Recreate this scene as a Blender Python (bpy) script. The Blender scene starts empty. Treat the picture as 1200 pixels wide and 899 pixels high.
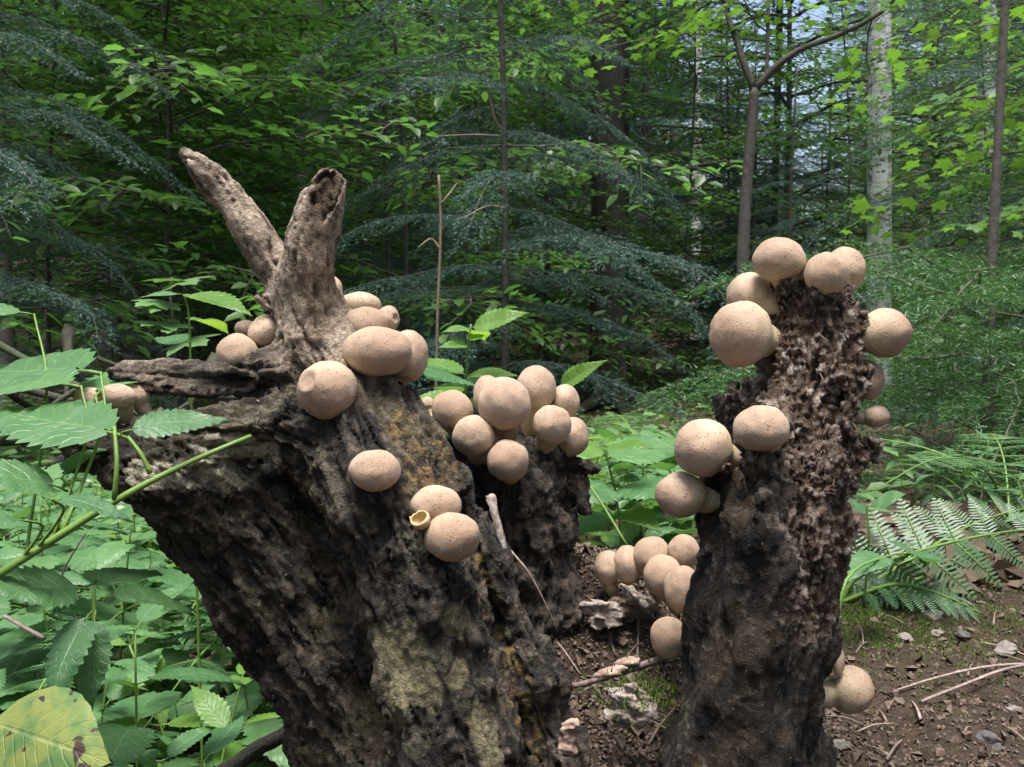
import bpy, math, random
import numpy as np
from mathutils import Vector, Matrix, Euler
R = math.radians
rng = np.random.default_rng(7)
random.seed(7)
scene = bpy.context.scene
COL = scene.collection

# ------------------------------------------------------------------ camera, sky, sun, exposure
FPX, PITCH, CAMZ = 1150.0, R(3.2), 0.30          # focal length in photo pixels (1200 wide), tilt down, lens height
cam_d = bpy.data.cameras.new('camera')
cam_d.sensor_width = 36.0
cam_d.lens = 36.0 * FPX / 1200.0
cam_d.clip_start = 0.01
cam_d.clip_end = 600.0
cam_d.dof.use_dof = True
cam_d.dof.focus_distance = 0.63
cam_d.dof.aperture_fstop = 50.0
cam = bpy.data.objects.new('camera', cam_d)
cam.location = (0, 0, CAMZ)
cam.rotation_euler = (R(90) - PITCH, 0, 0)
COL.objects.link(cam)
scene.camera = cam

SUN_EL, SUN_AZ = R(79), R(190)                     # azimuth from +Y clockwise: high, behind the camera
world = bpy.data.worlds.new('World')
scene.world = world
world.use_nodes = True
wn = world.node_tree.nodes
bg = wn['Background']
sky = wn.new('ShaderNodeTexSky')
sky.sky_type = 'NISHITA'
sky.sun_disc = False
sky.sun_elevation = SUN_EL
sky.sun_rotation = SUN_AZ
sky.air_density = 1.0
sky.dust_density = 5.0
sky.ozone_density = 1.0
world.node_tree.links.new(sky.outputs[0], bg.inputs[0])
bg.inputs[1].default_value = 0.12
sun_d = bpy.data.lights.new('sun', 'SUN')
sun_d.energy = 3.2
sun_d.angle = R(24)
sun_d.color = (1.0, 0.985, 0.955)
sun = bpy.data.objects.new('sun', sun_d)
sdir = Vector((math.sin(SUN_AZ) * math.cos(SUN_EL), math.cos(SUN_AZ) * math.cos(SUN_EL), math.sin(SUN_EL)))
sun.rotation_euler = sdir.to_track_quat('Z', 'Y').to_euler()
sun.location = (0, 0, 20)
COL.objects.link(sun)
scene.view_settings.view_transform = 'Standard'
scene.view_settings.look = 'None'
scene.view_settings.gamma = 1.0
scene.view_settings.exposure = 1.3
scene.render.engine = 'CYCLES'
scene.cycles.use_denoising = True
scene.cycles.max_bounces = 6
scene.cycles.diffuse_bounces = 3
scene.cycles.glossy_bounces = 2
scene.cycles.transmission_bounces = 4
scene.cycles.caustics_reflective = False
scene.cycles.caustics_refractive = False
scene.cycles.use_adaptive_sampling = True
scene.cycles.adaptive_threshold = 0.02

# ------------------------------------------------------------------ helpers
CF = np.array([0, math.cos(PITCH), -math.sin(PITCH)])
CU = np.array([0, math.sin(PITCH), math.cos(PITCH)])
CR = np.array([1.0, 0, 0])
def W(px, py, d):
    """photo pixel + distance in front of the lens -> world point"""
    return np.array([0, 0, CAMZ]) + d * CF + (px - 600) / FPX * d * CR + (449.5 - py) / FPX * d * CU

def smooth01(x, a, b):
    t = np.clip((x - a) / (b - a), 0, 1)
    return t * t * (3 - 2 * t)

def _hash(ix, iy, iz, seed):
    h = (ix.astype(np.int64) * 374761393 + iy.astype(np.int64) * 668265263 + iz.astype(np.int64) * 2147483647 + seed * 1274126177) & 0xffffffff
    h = ((h ^ (h >> 13)) * 1274126177) & 0xffffffff
    return (h ^ (h >> 16)) & 0xffffffff
_G = np.array([[1,1,0],[-1,1,0],[1,-1,0],[-1,-1,0],[1,0,1],[-1,0,1],[1,0,-1],[-1,0,-1],[0,1,1],[0,-1,1],[0,1,-1],[0,-1,-1]], float)
def pnoise(P, seed=0):
    P = np.asarray(P, float)
    I = np.floor(P).astype(np.int64)
    F = P - I
    U = F * F * F * (F * (F * 6 - 15) + 10)
    out = np.zeros(len(P))
    for dx in (0, 1):
        for dy in (0, 1):
            for dz in (0, 1):
                g = _G[_hash(I[:, 0] + dx, I[:, 1] + dy, I[:, 2] + dz, seed) % 12]
                v = g[:, 0] * (F[:, 0] - dx) + g[:, 1] * (F[:, 1] - dy) + g[:, 2] * (F[:, 2] - dz)
                w = (U[:, 0] if dx else 1 - U[:, 0]) * (U[:, 1] if dy else 1 - U[:, 1]) * (U[:, 2] if dz else 1 - U[:, 2])
                out += v * w
    return out
def fbm(P, oct=4, seed=0, gain=0.5):
    a, s, o = 1.0, 1.0, 0
    for k in range(oct):
        o = o + a * pnoise(np.asarray(P) * s, seed + k)
        a *= gain; s *= 2.03
    return o
def ridged(P, oct=3, seed=0):
    a, s, o = 1.0, 1.0, 0
    for k in range(oct):
        o = o + a * (1 - np.abs(pnoise(np.asarray(P) * s, seed + k)) * 2.2)
        a *= 0.5; s *= 2.1
    return o / 1.75
def worley(P, seed=0):
    I = np.floor(P).astype(np.int64)
    best = np.full(len(P), 9.0)
    for dx in (-1, 0, 1):
        for dy in (-1, 0, 1):
            for dz in (-1, 0, 1):
                c = I + np.array([dx, dy, dz])
                h = _hash(c[:, 0], c[:, 1], c[:, 2], seed)
                j = np.stack([(h & 1023) / 1023, ((h >> 10) & 1023) / 1023, ((h >> 20) & 1023) / 1023], 1)
                best = np.minimum(best, ((c + j - P) ** 2).sum(1))
    return np.sqrt(best)

def mk_mesh(name, V, F, mats, smooth=True, midx=None, uv=None, col=None, attrs=None):
    """one mesh from arrays; F is (n,3) or (n,4) or a list of such arrays"""
    Fs = F if isinstance(F, list) else [F]
    Fs = [np.asarray(f, dtype=np.int32) for f in Fs if len(f)]
    me = bpy.data.meshes.new(name)
    V = np.asarray(V, np.float32)
    nl = sum(f.size for f in Fs); nf = sum(len(f) for f in Fs)
    me.vertices.add(len(V)); me.vertices.foreach_set('co', V.ravel())
    me.loops.add(nl); me.polygons.add(nf)
    li = np.concatenate([f.ravel() for f in Fs])
    tot = np.concatenate([np.full(len(f), f.shape[1], np.int32) for f in Fs])
    st = np.concatenate([[0], np.cumsum(tot)[:-1]]).astype(np.int32)
    me.loops.foreach_set('vertex_index', li)
    me.polygons.foreach_set('loop_start', st)
    me.polygons.foreach_set('use_smooth', np.full(nf, smooth))
    for m in (mats if isinstance(mats, (list, tuple)) else [mats]):
        me.materials.append(m)
    if midx is not None:
        me.polygons.foreach_set('material_index', np.asarray(midx, np.int32))
    me.update(calc_edges=True)
    if uv is not None:
        l = me.uv_layers.new(name='UVMap')
        l.data.foreach_set('uv', np.asarray(uv, np.float32)[li].ravel())
    if col is not None:
        c = me.color_attributes.new('Col', 'FLOAT_COLOR', 'POINT')
        cc = np.ones((len(V), 4), np.float32); cc[:, :3] = col
        c.data.foreach_set('color', cc.ravel())
    for k, a in (attrs or {}).items():
        t = me.attributes.new(k, 'FLOAT', 'POINT')
        t.data.foreach_set('value', np.asarray(a, np.float32))
    me.validate()
    return me

def add(name, me, parent=None, loc=None, rot=None, scale=None):
    o = bpy.data.objects.new(name, me)
    COL.objects.link(o)
    if parent is not None: o.parent = parent
    if loc is not None: o.location = [float(x) for x in loc]
    if rot is not None: o.rotation_euler = rot
    if scale is not None: o.scale = (scale,) * 3 if not hasattr(scale, '__len__') else scale
    return o
def tag(o, label, cat, group=None):
    o['label'] = label; o['category'] = cat
    if group: o['group'] = group
    return o
def structure(o): o['kind'] = 'structure'; return o
def empty(name, loc=(0, 0, 0), rz=0.0):
    o = add(name, None, loc=loc); o.rotation_euler = (0, 0, rz); o.empty_display_size = 0.05
    return o

class Acc:
    """collects pieces of one mesh"""
    def __init__(s): s.V = []; s.T = []; s.Q = []; s.n = 0; s.mt = []; s.mq = []; s.uv = []; s.at = []
    def add(s, V, T=None, Q=None, m=0, uv=None, at=0.0):
        V = np.asarray(V, float)
        if T is not None and len(T): T = np.asarray(T); s.T.append(T + s.n); s.mt.append(np.full(len(T), m))
        if Q is not None and len(Q): Q = np.asarray(Q); s.Q.append(Q + s.n); s.mq.append(np.full(len(Q), m))
        s.uv.append(np.zeros((len(V), 2)) if uv is None else np.asarray(uv)); s.at.append(np.broadcast_to(np.asarray(at, float), (len(V),)))
        s.V.append(V); s.n += len(V)
    def mesh(s, name, mats, smooth=True):
        F = []; M = []
        if s.T: F.append(np.concatenate(s.T)); M.append(np.concatenate(s.mt))
        if s.Q: F.append(np.concatenate(s.Q)); M.append(np.concatenate(s.mq))
        return mk_mesh(name, np.concatenate(s.V), F, mats, smooth, np.concatenate(M), np.concatenate(s.uv), None, {'rnd': np.concatenate(s.at)})

def frame_of(d):
    d = d / (np.linalg.norm(d) + 1e-12)
    a = np.array([0, 0, 1.0]) if abs(d[2]) < 0.9 else np.array([1.0, 0, 0])
    x = np.cross(a, d); x /= np.linalg.norm(x)
    return x, np.cross(d, x), d
def tube(pts, rad, n=6, cap=True, jitter=0.0, seed=0):
    pts = np.asarray(pts, float); k = len(pts)
    rad = np.broadcast_to(np.asarray(rad, float), (k,))
    tan = np.gradient(pts, axis=0)
    x, y, _ = frame_of(tan[0])
    V = []; r_ = np.random.default_rng(seed)
    for i in range(k):
        t = tan[i] / (np.linalg.norm(tan[i]) + 1e-12)
        x = x - t * x.dot(t); x /= np.linalg.norm(x) + 1e-12
        y = np.cross(t, x)
        a = np.arange(n) / n * 2 * math.pi
        rr = rad[i] * (1 + jitter * r_.normal(size=n))
        V.append(pts[i] + (np.cos(a) * rr)[:, None] * x + (np.sin(a) * rr)[:, None] * y)
    V = np.concatenate(V)
    i, j = np.meshgrid(np.arange(k - 1), np.arange(n), indexing='ij')
    a = (i * n + j).ravel(); b = (i * n + (j + 1) % n).ravel()
    Q = np.stack([a, b, b + n, a + n], 1)
    T = []
    if cap:
        V = np.concatenate([V, pts[-1:], pts[:1]])
        e = (k - 1) * n
        T = [[e + j, e + (j + 1) % n, k * n] for j in range(n)] + [[(j + 1) % n, j, k * n + 1] for j in range(n)]
    return V, np.array(T, int).reshape(-1, 3), Q
def spline(pts, n):
    pts = np.asarray(pts, float)
    if len(pts) < 3:
        return pts[0] + np.linspace(0, 1, n)[:, None] * (pts[-1] - pts[0])
    P = np.vstack([2 * pts[0] - pts[1], pts, 2 * pts[-1] - pts[-2]])
    out = []
    for u in np.linspace(0, len(pts) - 1, n):
        i = min(int(u), len(pts) - 2); t = u - i
        a, b, c, d = P[i:i + 4]
        out.append(0.5 * ((2 * b) + (c - a) * t + (2 * a - 5 * b + 4 * c - d) * t * t + (3 * b - a - 3 * c + d) * t ** 3))
    return np.array(out)

# ------------------------------------------------------------------ materials
def mat(name):
    m = bpy.data.materials.new(name); m.use_nodes = True
    nt = m.node_tree
    return m, nt, nt.nodes, nt.links, nt.nodes['Principled BSDF']
def mixc(nt, fac, a, b, mode='MIX'):
    n = nt.nodes.new('ShaderNodeMix'); n.data_type = 'RGBA'; n.blend_type = mode
    for s, v in ((n.inputs[0], fac), (n.inputs[6], a), (n.inputs[7], b)):
        if hasattr(v, 'is_linked') or hasattr(v, 'links'): nt.links.new(v, s)
        elif isinstance(v, (int, float)): s.default_value = v
        else: s.default_value = (*v, 1) if len(v) == 3 else v
    return n.outputs[2]
def ramp(nt, src, a, b):
    n = nt.nodes.new('ShaderNodeMapRange'); n.inputs[1].default_value = a; n.inputs[2].default_value = b
    nt.links.new(src, n.inputs[0]); return n.outputs[0]
def noise(nt, scale, detail=4, rough=0.6, vec=None):
    n = nt.nodes.new('ShaderNodeTexNoise'); n.inputs['Scale'].default_value = scale
    n.inputs['Detail'].default_value = detail; n.inputs['Roughness'].default_value = rough
    if vec is not None: nt.links.new(vec, n.inputs['Vector'])
    return n.outputs[0]
def coords(nt, which='Object'):
    return nt.nodes.new('ShaderNodeTexCoord').outputs[which]
def bump(nt, bsdf, h, strength, dist):
    n = nt.nodes.new('ShaderNodeBump'); n.inputs['Strength'].default_value = strength; n.inputs['Distance'].default_value = dist
    nt.links.new(h, n.inputs['Height']); nt.links.new(n.outputs[0], bsdf.inputs['Normal'])
def math_(nt, op, a, b=None):
    n = nt.nodes.new('ShaderNodeMath'); n.operation = op
    for s, v in ((n.inputs[0], a), (n.inputs[1], b)):
        if v is None: continue
        if isinstance(v, (int, float)): s.default_value = v
        else: nt.links.new(v, s)
    return n.outputs[0]

def wood_material(name, s1=260, s2=900, bd=0.0022, rough=0.85, lo=0.45, hi=1.6):
    """surface colour from the vertex colours of the wood, broken up by fine noise"""
    m, nt, N, L, b = mat(name)
    a = N.new('ShaderNodeAttribute'); a.attribute_name = 'Col'
    v = coords(nt)
    n1 = noise(nt, s1, 6, 0.7, v); n2 = noise(nt, s2, 3, 0.6, v)
    f = math_(nt, 'MULTIPLY', ramp(nt, n1, 0.3, 0.72), ramp(nt, n2, 0.15, 0.75))
    g = nt.nodes.new('ShaderNodeMapRange'); g.inputs[3].default_value = lo; g.inputs[4].default_value = hi
    L.new(f, g.inputs[0])
    c = mixc(nt, 1.0, a.outputs[0], (1, 1, 1), 'MULTIPLY')
    mul = nt.nodes.new('ShaderNodeVectorMath'); mul.operation = 'SCALE'
    L.new(c, mul.inputs[0]); L.new(g.outputs[0], mul.inputs['Scale'])
    L.new(mul.outputs[0], b.inputs['Base Color'])
    b.inputs['Roughness'].default_value = rough
    b.inputs['Specular IOR Level'].default_value = 0.3
    bump(nt, b, math_(nt, 'ADD', n1, math_(nt, 'MULTIPLY', n2, 0.5)), 1.0, bd)
    return m
M_WOOD = wood_material('rotten_wood', 300, 1000, 0.0055, 0.85, 0.30, 2.1)
M_FIBRE = wood_material('crumbling_wood', 380, 1200, 0.0055, 0.9, 0.30, 2.1)

def leaf_material(name, ca, cb, tr, fac=0.35, rough=0.42, veins=0.0, vein_col=(0.18, 0.28, 0.10), spec=0.5, blotch=None):
    m, nt, N, L, b = mat(name)
    info = N.new('ShaderNodeObjectInfo'); at = N.new('ShaderNodeAttribute'); at.attribute_name = 'rnd'
    r = math_(nt, 'FRACT', math_(nt, 'ADD', info.outputs['Random'], at.outputs['Fac']))
    c = mixc(nt, r, ca, cb)
    v = coords(nt)
    c = mixc(nt, math_(nt, 'MULTIPLY', noise(nt, 9, 3, 0.6, v), 0.35), c, tuple(x * 0.5 for x in ca))
    t = mixc(nt, r, tuple(x * 0.75 for x in tr), tr)
    if veins or blotch:
        uv = coords(nt, 'UV')
        sep = N.new('ShaderNodeSeparateXYZ'); L.new(uv, sep.inputs[0])
        ax = math_(nt, 'ABSOLUTE', sep.outputs[0])
        lat = math_(nt, 'SUBTRACT', math_(nt, 'MULTIPLY', sep.outputs[1], 9.0), math_(nt, 'MULTIPLY', ax, 2.2))
        fr = math_(nt, 'ABSOLUTE', math_(nt, 'SUBTRACT', math_(nt, 'FRACT', lat), 0.5))
        side = math_(nt, 'SUBTRACT', 1.0, ramp(nt, fr, 0.0, 0.10))
        mid = math_(nt, 'SUBTRACT', 1.0, ramp(nt, ax, 0.015, 0.06))
        vn = math_(nt, 'MAXIMUM', side, mid)
        c = mixc(nt, math_(nt, 'MULTIPLY', vn, veins), c, vein_col)
        h = math_(nt, 'SUBTRACT', math_(nt, 'MULTIPLY', noise(nt, 45, 2, 0.5, v), 0.6), vn)
        bump(nt, b, h, 0.45, 0.0009)
    if blotch:
        nb = ramp(nt, noise(nt, 4.5, 3, 0.6, v), 0.46, 0.62)
        c = mixc(nt, math_(nt, 'MULTIPLY', nb, 0.85), c, blotch)
        t = mixc(nt, math_(nt, 'MULTIPLY', nb, 0.85), t, blotch)
        edge = ramp(nt, noise(nt, 7, 2, 0.5, v), 0.68, 0.70)
        c = mixc(nt, edge, c, (0.05, 0.03, 0.025)); t = mixc(nt, edge, t, (0.02, 0.012, 0.01))
    L.new(c, b.inputs['Base Color'])
    b.inputs['Roughness'].default_value = rough
    b.inputs['Specular IOR Level'].default_value = spec
    tl = N.new('ShaderNodeBsdfTranslucent'); L.new(t, tl.inputs[0])
    mx = N.new('ShaderNodeMixShader'); mx.inputs[0].default_value = fac
    L.new(b.outputs[0], mx.inputs[1]); L.new(tl.outputs[0], mx.inputs[2])
    L.new(mx.outputs[0], N['Material Output'].inputs[0])
    return m
M_NETTLE = leaf_material('nettle_leaf', (0.055, 0.145, 0.055), (0.105, 0.225, 0.080), (0.16, 0.35, 0.06), 0.30, 0.45, 0.4)
M_LIME = leaf_material('young_leaf', (0.11, 0.23, 0.045), (0.15, 0.28, 0.05), (0.30, 0.50, 0.05), 0.45, 0.42, 0.4)
M_YELLOW = leaf_material('yellowing_leaf', (0.21, 0.25, 0.065), (0.21, 0.25, 0.065), (0.25, 0.30, 0.05), 0.3, 0.45, 0.5, (0.30, 0.34, 0.14), 0.4, (0.07, 0.16, 0.05))
M_BEECH = leaf_material('beech_leaf', (0.045, 0.115, 0.026), (0.075, 0.165, 0.032), (0.16, 0.38, 0.06), 0.42, 0.42)
M_MAPLE = leaf_material('maple_leaf', (0.05, 0.13, 0.03), (0.085, 0.19, 0.035), (0.18, 0.38, 0.04), 0.42, 0.45)
M_NEEDLE = leaf_material('spruce_needle', (0.045, 0.105, 0.082), (0.075, 0.150, 0.115), (0.05, 0.12, 0.05), 0.15, 0.45)
M_FIRN = leaf_material('fir_needle', (0.035, 0.105, 0.030), (0.060, 0.15, 0.035), (0.10, 0.22, 0.04), 0.25, 0.45)
M_CANOPY = leaf_material('canopy_leaf', (0.045, 0.11, 0.026), (0.07, 0.155, 0.032), (0.16, 0.37, 0.06), 0.42, 0.5)
M_FERN = leaf_material('fern_leaf', (0.045, 0.125, 0.055), (0.07, 0.16, 0.062), (0.10, 0.22, 0.045), 0.3, 0.45)
M_MOSS = leaf_material('moss', (0.05, 0.10, 0.015), (0.10, 0.16, 0.02), (0.12, 0.18, 0.02), 0.2, 0.8, spec=0.2)
M_DEADLEAF = leaf_material('dead_leaf', (0.06, 0.042, 0.03), (0.14, 0.10, 0.065), (0.15, 0.08, 0.03), 0.15, 0.7, spec=0.3)

def plain(name, ca, cb, scale=40, rough=0.8, bs=0.5, bd=0.002, sc2=None, stretch=None, spec=0.35):
    m, nt, N, L, b = mat(name)
    v = coords(nt)
    if stretch:
        mp = N.new('ShaderNodeMapping'); mp.inputs['Scale'].default_value = stretch; L.new(v, mp.inputs[0]); v = mp.outputs[0]
    info = N.new('ShaderNodeObjectInfo')
    n1 = noise(nt, scale, 6, 0.65, v)
    c = mixc(nt, ramp(nt, n1, 0.35, 0.68), ca, cb)
    if sc2 is not None:
        n2 = noise(nt, scale * 0.13, 3, 0.6, v)
        c = mixc(nt, math_(nt, 'MULTIPLY', ramp(nt, n2, 0.45, 0.65), 0.8), c, sc2)
    L.new(c, b.inputs['Base Color']); b.inputs['Roughness'].default_value = rough
    b.inputs['Specular IOR Level'].default_value = spec
    bump(nt, b, n1, bs, bd)
    return m
M_STEM = plain('green_stem', (0.09, 0.17, 0.03), (0.13, 0.22, 0.045), 120, 0.5, 0.3, 0.0006)
M_DEADSTEM = plain('dead_stem', (0.10, 0.07, 0.05), (0.22, 0.165, 0.13), 160, 0.8, 0.6, 0.001)
M_TWIG = plain('pale_twig', (0.16, 0.11, 0.095), (0.36, 0.27, 0.24), 240, 0.7, 0.7, 0.0012)
M_BARK = plain('dark_bark', (0.035, 0.028, 0.022), (0.085, 0.072, 0.06), 9, 0.9, 1.0, 0.03, (0.05, 0.065, 0.03), (1, 1, 0.3))
M_GREYBARK = plain('grey_bark', (0.10, 0.095, 0.085), (0.20, 0.19, 0.175), 7, 0.85, 0.7, 0.012, (0.09, 0.11, 0.06), (1, 1, 0.6))
M_SAPBARK = plain('sapling_bark', (0.055, 0.048, 0.04), (0.11, 0.10, 0.085), 50, 0.85, 0.5, 0.004)
def birch_material():
    m, nt, N, L, b = mat('birch_bark')
    v = coords(nt)
    mp = N.new('ShaderNodeMapping'); mp.inputs['Scale'].default_value = (3, 3, 16); L.new(v, mp.inputs[0])
    mp2 = N.new('ShaderNodeMapping'); mp2.inputs['Scale'].default_value = (1, 1, 0.6); L.new(v, mp2.inputs[0])
    n1 = noise(nt, 2.6, 4, 0.7, mp.outputs[0]); n2 = noise(nt, 9, 5, 0.7, mp2.outputs[0])
    c = mixc(nt, ramp(nt, n1, 0.56, 0.66), (0.84, 0.83, 0.82), (0.12, 0.10, 0.09))
    c = mixc(nt, ramp(nt, n2, 0.55, 0.68), c, (0.14, 0.12, 0.11))
    L.new(c, b.inputs['Base Color']); b.inputs['Roughness'].default_value = 0.7
    bump(nt, b, n2, 0.5, 0.01)
    return m
M_BIRCH = birch_material()
M_STONE = plain('grey_stone', (0.10, 0.088, 0.075), (0.24, 0.215, 0.185), 60, 0.8, 0.8, 0.004)
M_DARKSTONE = plain('dark_stone', (0.04, 0.037, 0.034), (0.10, 0.092, 0.085), 60, 0.7, 0.8, 0.004)
M_SPIKE = plain('black_splinter', (0.02, 0.017, 0.015), (0.09, 0.075, 0.065), 300, 0.8, 1.0, 0.003, None, (1, 1, .25))
M_CRUMB = plain('wood_crumbs', (0.055, 0.038, 0.028), (0.17, 0.125, 0.095), 500, 0.9, 0.5, 0.001)
M_PALECHIP = plain('pale_wood_chip', (0.15, 0.09, 0.065), (0.42, 0.31, 0.25), 160, 0.85, 0.9, 0.002)
M_WHITEROT = plain('white_rot', (0.11, 0.08, 0.06), (0.46, 0.40, 0.355), 190, 0.9, 1.0, 0.004)

def ground_material():
    m, nt, N, L, b = mat('forest_soil')
    v = coords(nt)
    n1 = noise(nt, 120, 8, 0.75, v); n2 = noise(nt, 2.2, 4, 0.6, v); n3 = noise(nt, 22, 5, 0.7, v)
    c = mixc(nt, ramp(nt, n1, 0.33, 0.70), (0.030, 0.020, 0.014), (0.145, 0.100, 0.072))
    c = mixc(nt, math_(nt, 'MULTIPLY', ramp(nt, n3, 0.54, 0.64), 0.55), c, (0.055, 0.085, 0.018))
    c = mixc(nt, math_(nt, 'MULTIPLY', ramp(nt, n2, 0.45, 0.65), 0.6), c, (0.05, 0.034, 0.022))
    L.new(c, b.inputs['Base Color']); b.inputs['Roughness'].default_value = 0.95
    b.inputs['Specular IOR Level'].default_value = 0.2
    bump(nt, b, math_(nt, 'ADD', n1, math_(nt, 'MULTIPLY', n3, 0.6)), 1.0, 0.012)
    return m
M_SOIL = ground_material()

def puff_material():
    m, nt, N, L, b = mat('puffball_skin')
    v = coords(nt)
    a = N.new('ShaderNodeAttribute'); a.attribute_name = 'apex'
    info = N.new('ShaderNodeObjectInfo')
    base = mixc(nt, info.outputs['Random'], (0.44, 0.335, 0.25), (0.345, 0.25, 0.18))
    low = mixc(nt, ramp(nt, a.outputs['Fac'], 0.05, 0.55), (0.47, 0.38, 0.25), base)
    big = noise(nt, 55, 4, 0.6, v)
    top = math_(nt, 'MULTIPLY', ramp(nt, math_(nt, 'ADD', a.outputs['Fac'], math_(nt, 'MULTIPLY', big, 0.5)), 0.92, 1.38), 0.75)
    c = mixc(nt, top, low, (0.20, 0.12, 0.078))
    c = mixc(nt, math_(nt, 'MULTIPLY', ramp(nt, big, 0.52, 0.75), 0.35), c, (0.40, 0.26, 0.17))
    vo = N.new('ShaderNodeTexVoronoi'); vo.inputs['Scale'].default_value = 560; L.new(v, vo.inputs[0])
    n3 = noise(nt, 240, 3, 0.6, v)
    dots = math_(nt, 'MULTIPLY', math_(nt, 'SUBTRACT', 1.0, ramp(nt, vo.outputs[0], 0.15, 0.40)), ramp(nt, n3, 0.38, 0.62))
    c = mixc(nt, math_(nt, 'MULTIPLY', dots, 0.85), c, (0.17, 0.098, 0.056))
    L.new(c, b.inputs['Base Color']); b.inputs['Roughness'].default_value = 0.75
    b.inputs['Specular IOR Level'].default_value = 0.25
    b.inputs['Subsurface Weight'].default_value = 0.05
    b.inputs['Subsurface Radius'].default_value = (1.0, 0.55, 0.3)
    b.inputs['Subsurface Scale'].default_value = 0.004
    bump(nt, b, math_(nt, 'ADD', math_(nt, 'MULTIPLY', dots, 1.0), noise(nt, 1500, 2, 0.6, v)), 0.38, 0.0008)
    return m
M_PUFF = puff_material()
M_PORE = plain('puffball_pore', (0.42, 0.30, 0.16), (0.55, 0.42, 0.25), 300, 0.85, 0.5, 0.0006)

# ------------------------------------------------------------------ ground
def terrain(x, y):
    x = np.asarray(x, float); y = np.asarray(y, float)
    z = np.zeros(np.broadcast(x, y).shape)
    z = z - 0.24 * smooth01(-x, 0.04, 0.30) * (1 - 0.25 * smooth01(y, 1.0, 3.0))      # falls away to the left of the stump
    z = z - 0.42 * smooth01(y + 0.25 * np.abs(x), 1.15, 5.0) * smooth01(x, -1.5, 0.3)    # and behind it
    z = z - 0.20 * smooth01(y, 1.0, 5.0) * (1 - smooth01(x, -1.5, 0.3))
    z = z + 0.05 * np.maximum(y - 15, 0) + 0.022 * np.maximum(y - 8.5, 0) + 0.02 * np.maximum(y - 8.5, 0) * smooth01(-x, 0, 8)
    z = z + 0.115 * np.exp(-((x - 0.075) / 0.10) ** 2 - ((y - 0.80) / 0.115) ** 2)        # bank of crumbled wood between the snags
    z = z + 0.05 * np.exp(-((x + 0.06) / 0.10) ** 2 - ((y - 0.72) / 0.10) ** 2)
    P = np.stack([x.ravel(), y.ravel(), np.zeros(x.size)], 1) if x.size else np.zeros((0, 3))
    n = (fbm(P * 0.6, 3, 3) * 0.10 * np.clip(np.hypot(P[:, 0], P[:, 1] - 0.7) / 4 - 0.2, 0, 1) + fbm(P * 7, 3, 5) * 0.018 + fbm(P * 45, 2, 9) * 0.005)
    return z + n.reshape(z.shape)
def tz(x, y): return float(terrain(np.array([x]), np.array([y]))[0])
U = math.asinh(160 / 0.3)
u = np.linspace(-U, U, 420)
gx = 0.3 * np.sinh(u); gy = 0.75 + 0.3 * np.sinh(u)
GX, GY = np.meshgrid(gx, gy, indexing='ij')
GZ = terrain(GX, GY)
n = len(u)
i, j = np.meshgrid(np.arange(n - 1), np.arange(n - 1), indexing='ij')
a = (i * n + j).ravel()
structure(add('ground', mk_mesh('ground', np.stack([GX.ravel(), GY.ravel(), GZ.ravel()], 1), np.stack([a, a + n, a + n + 1, a + 1], 1), M_SOIL)))

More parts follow.
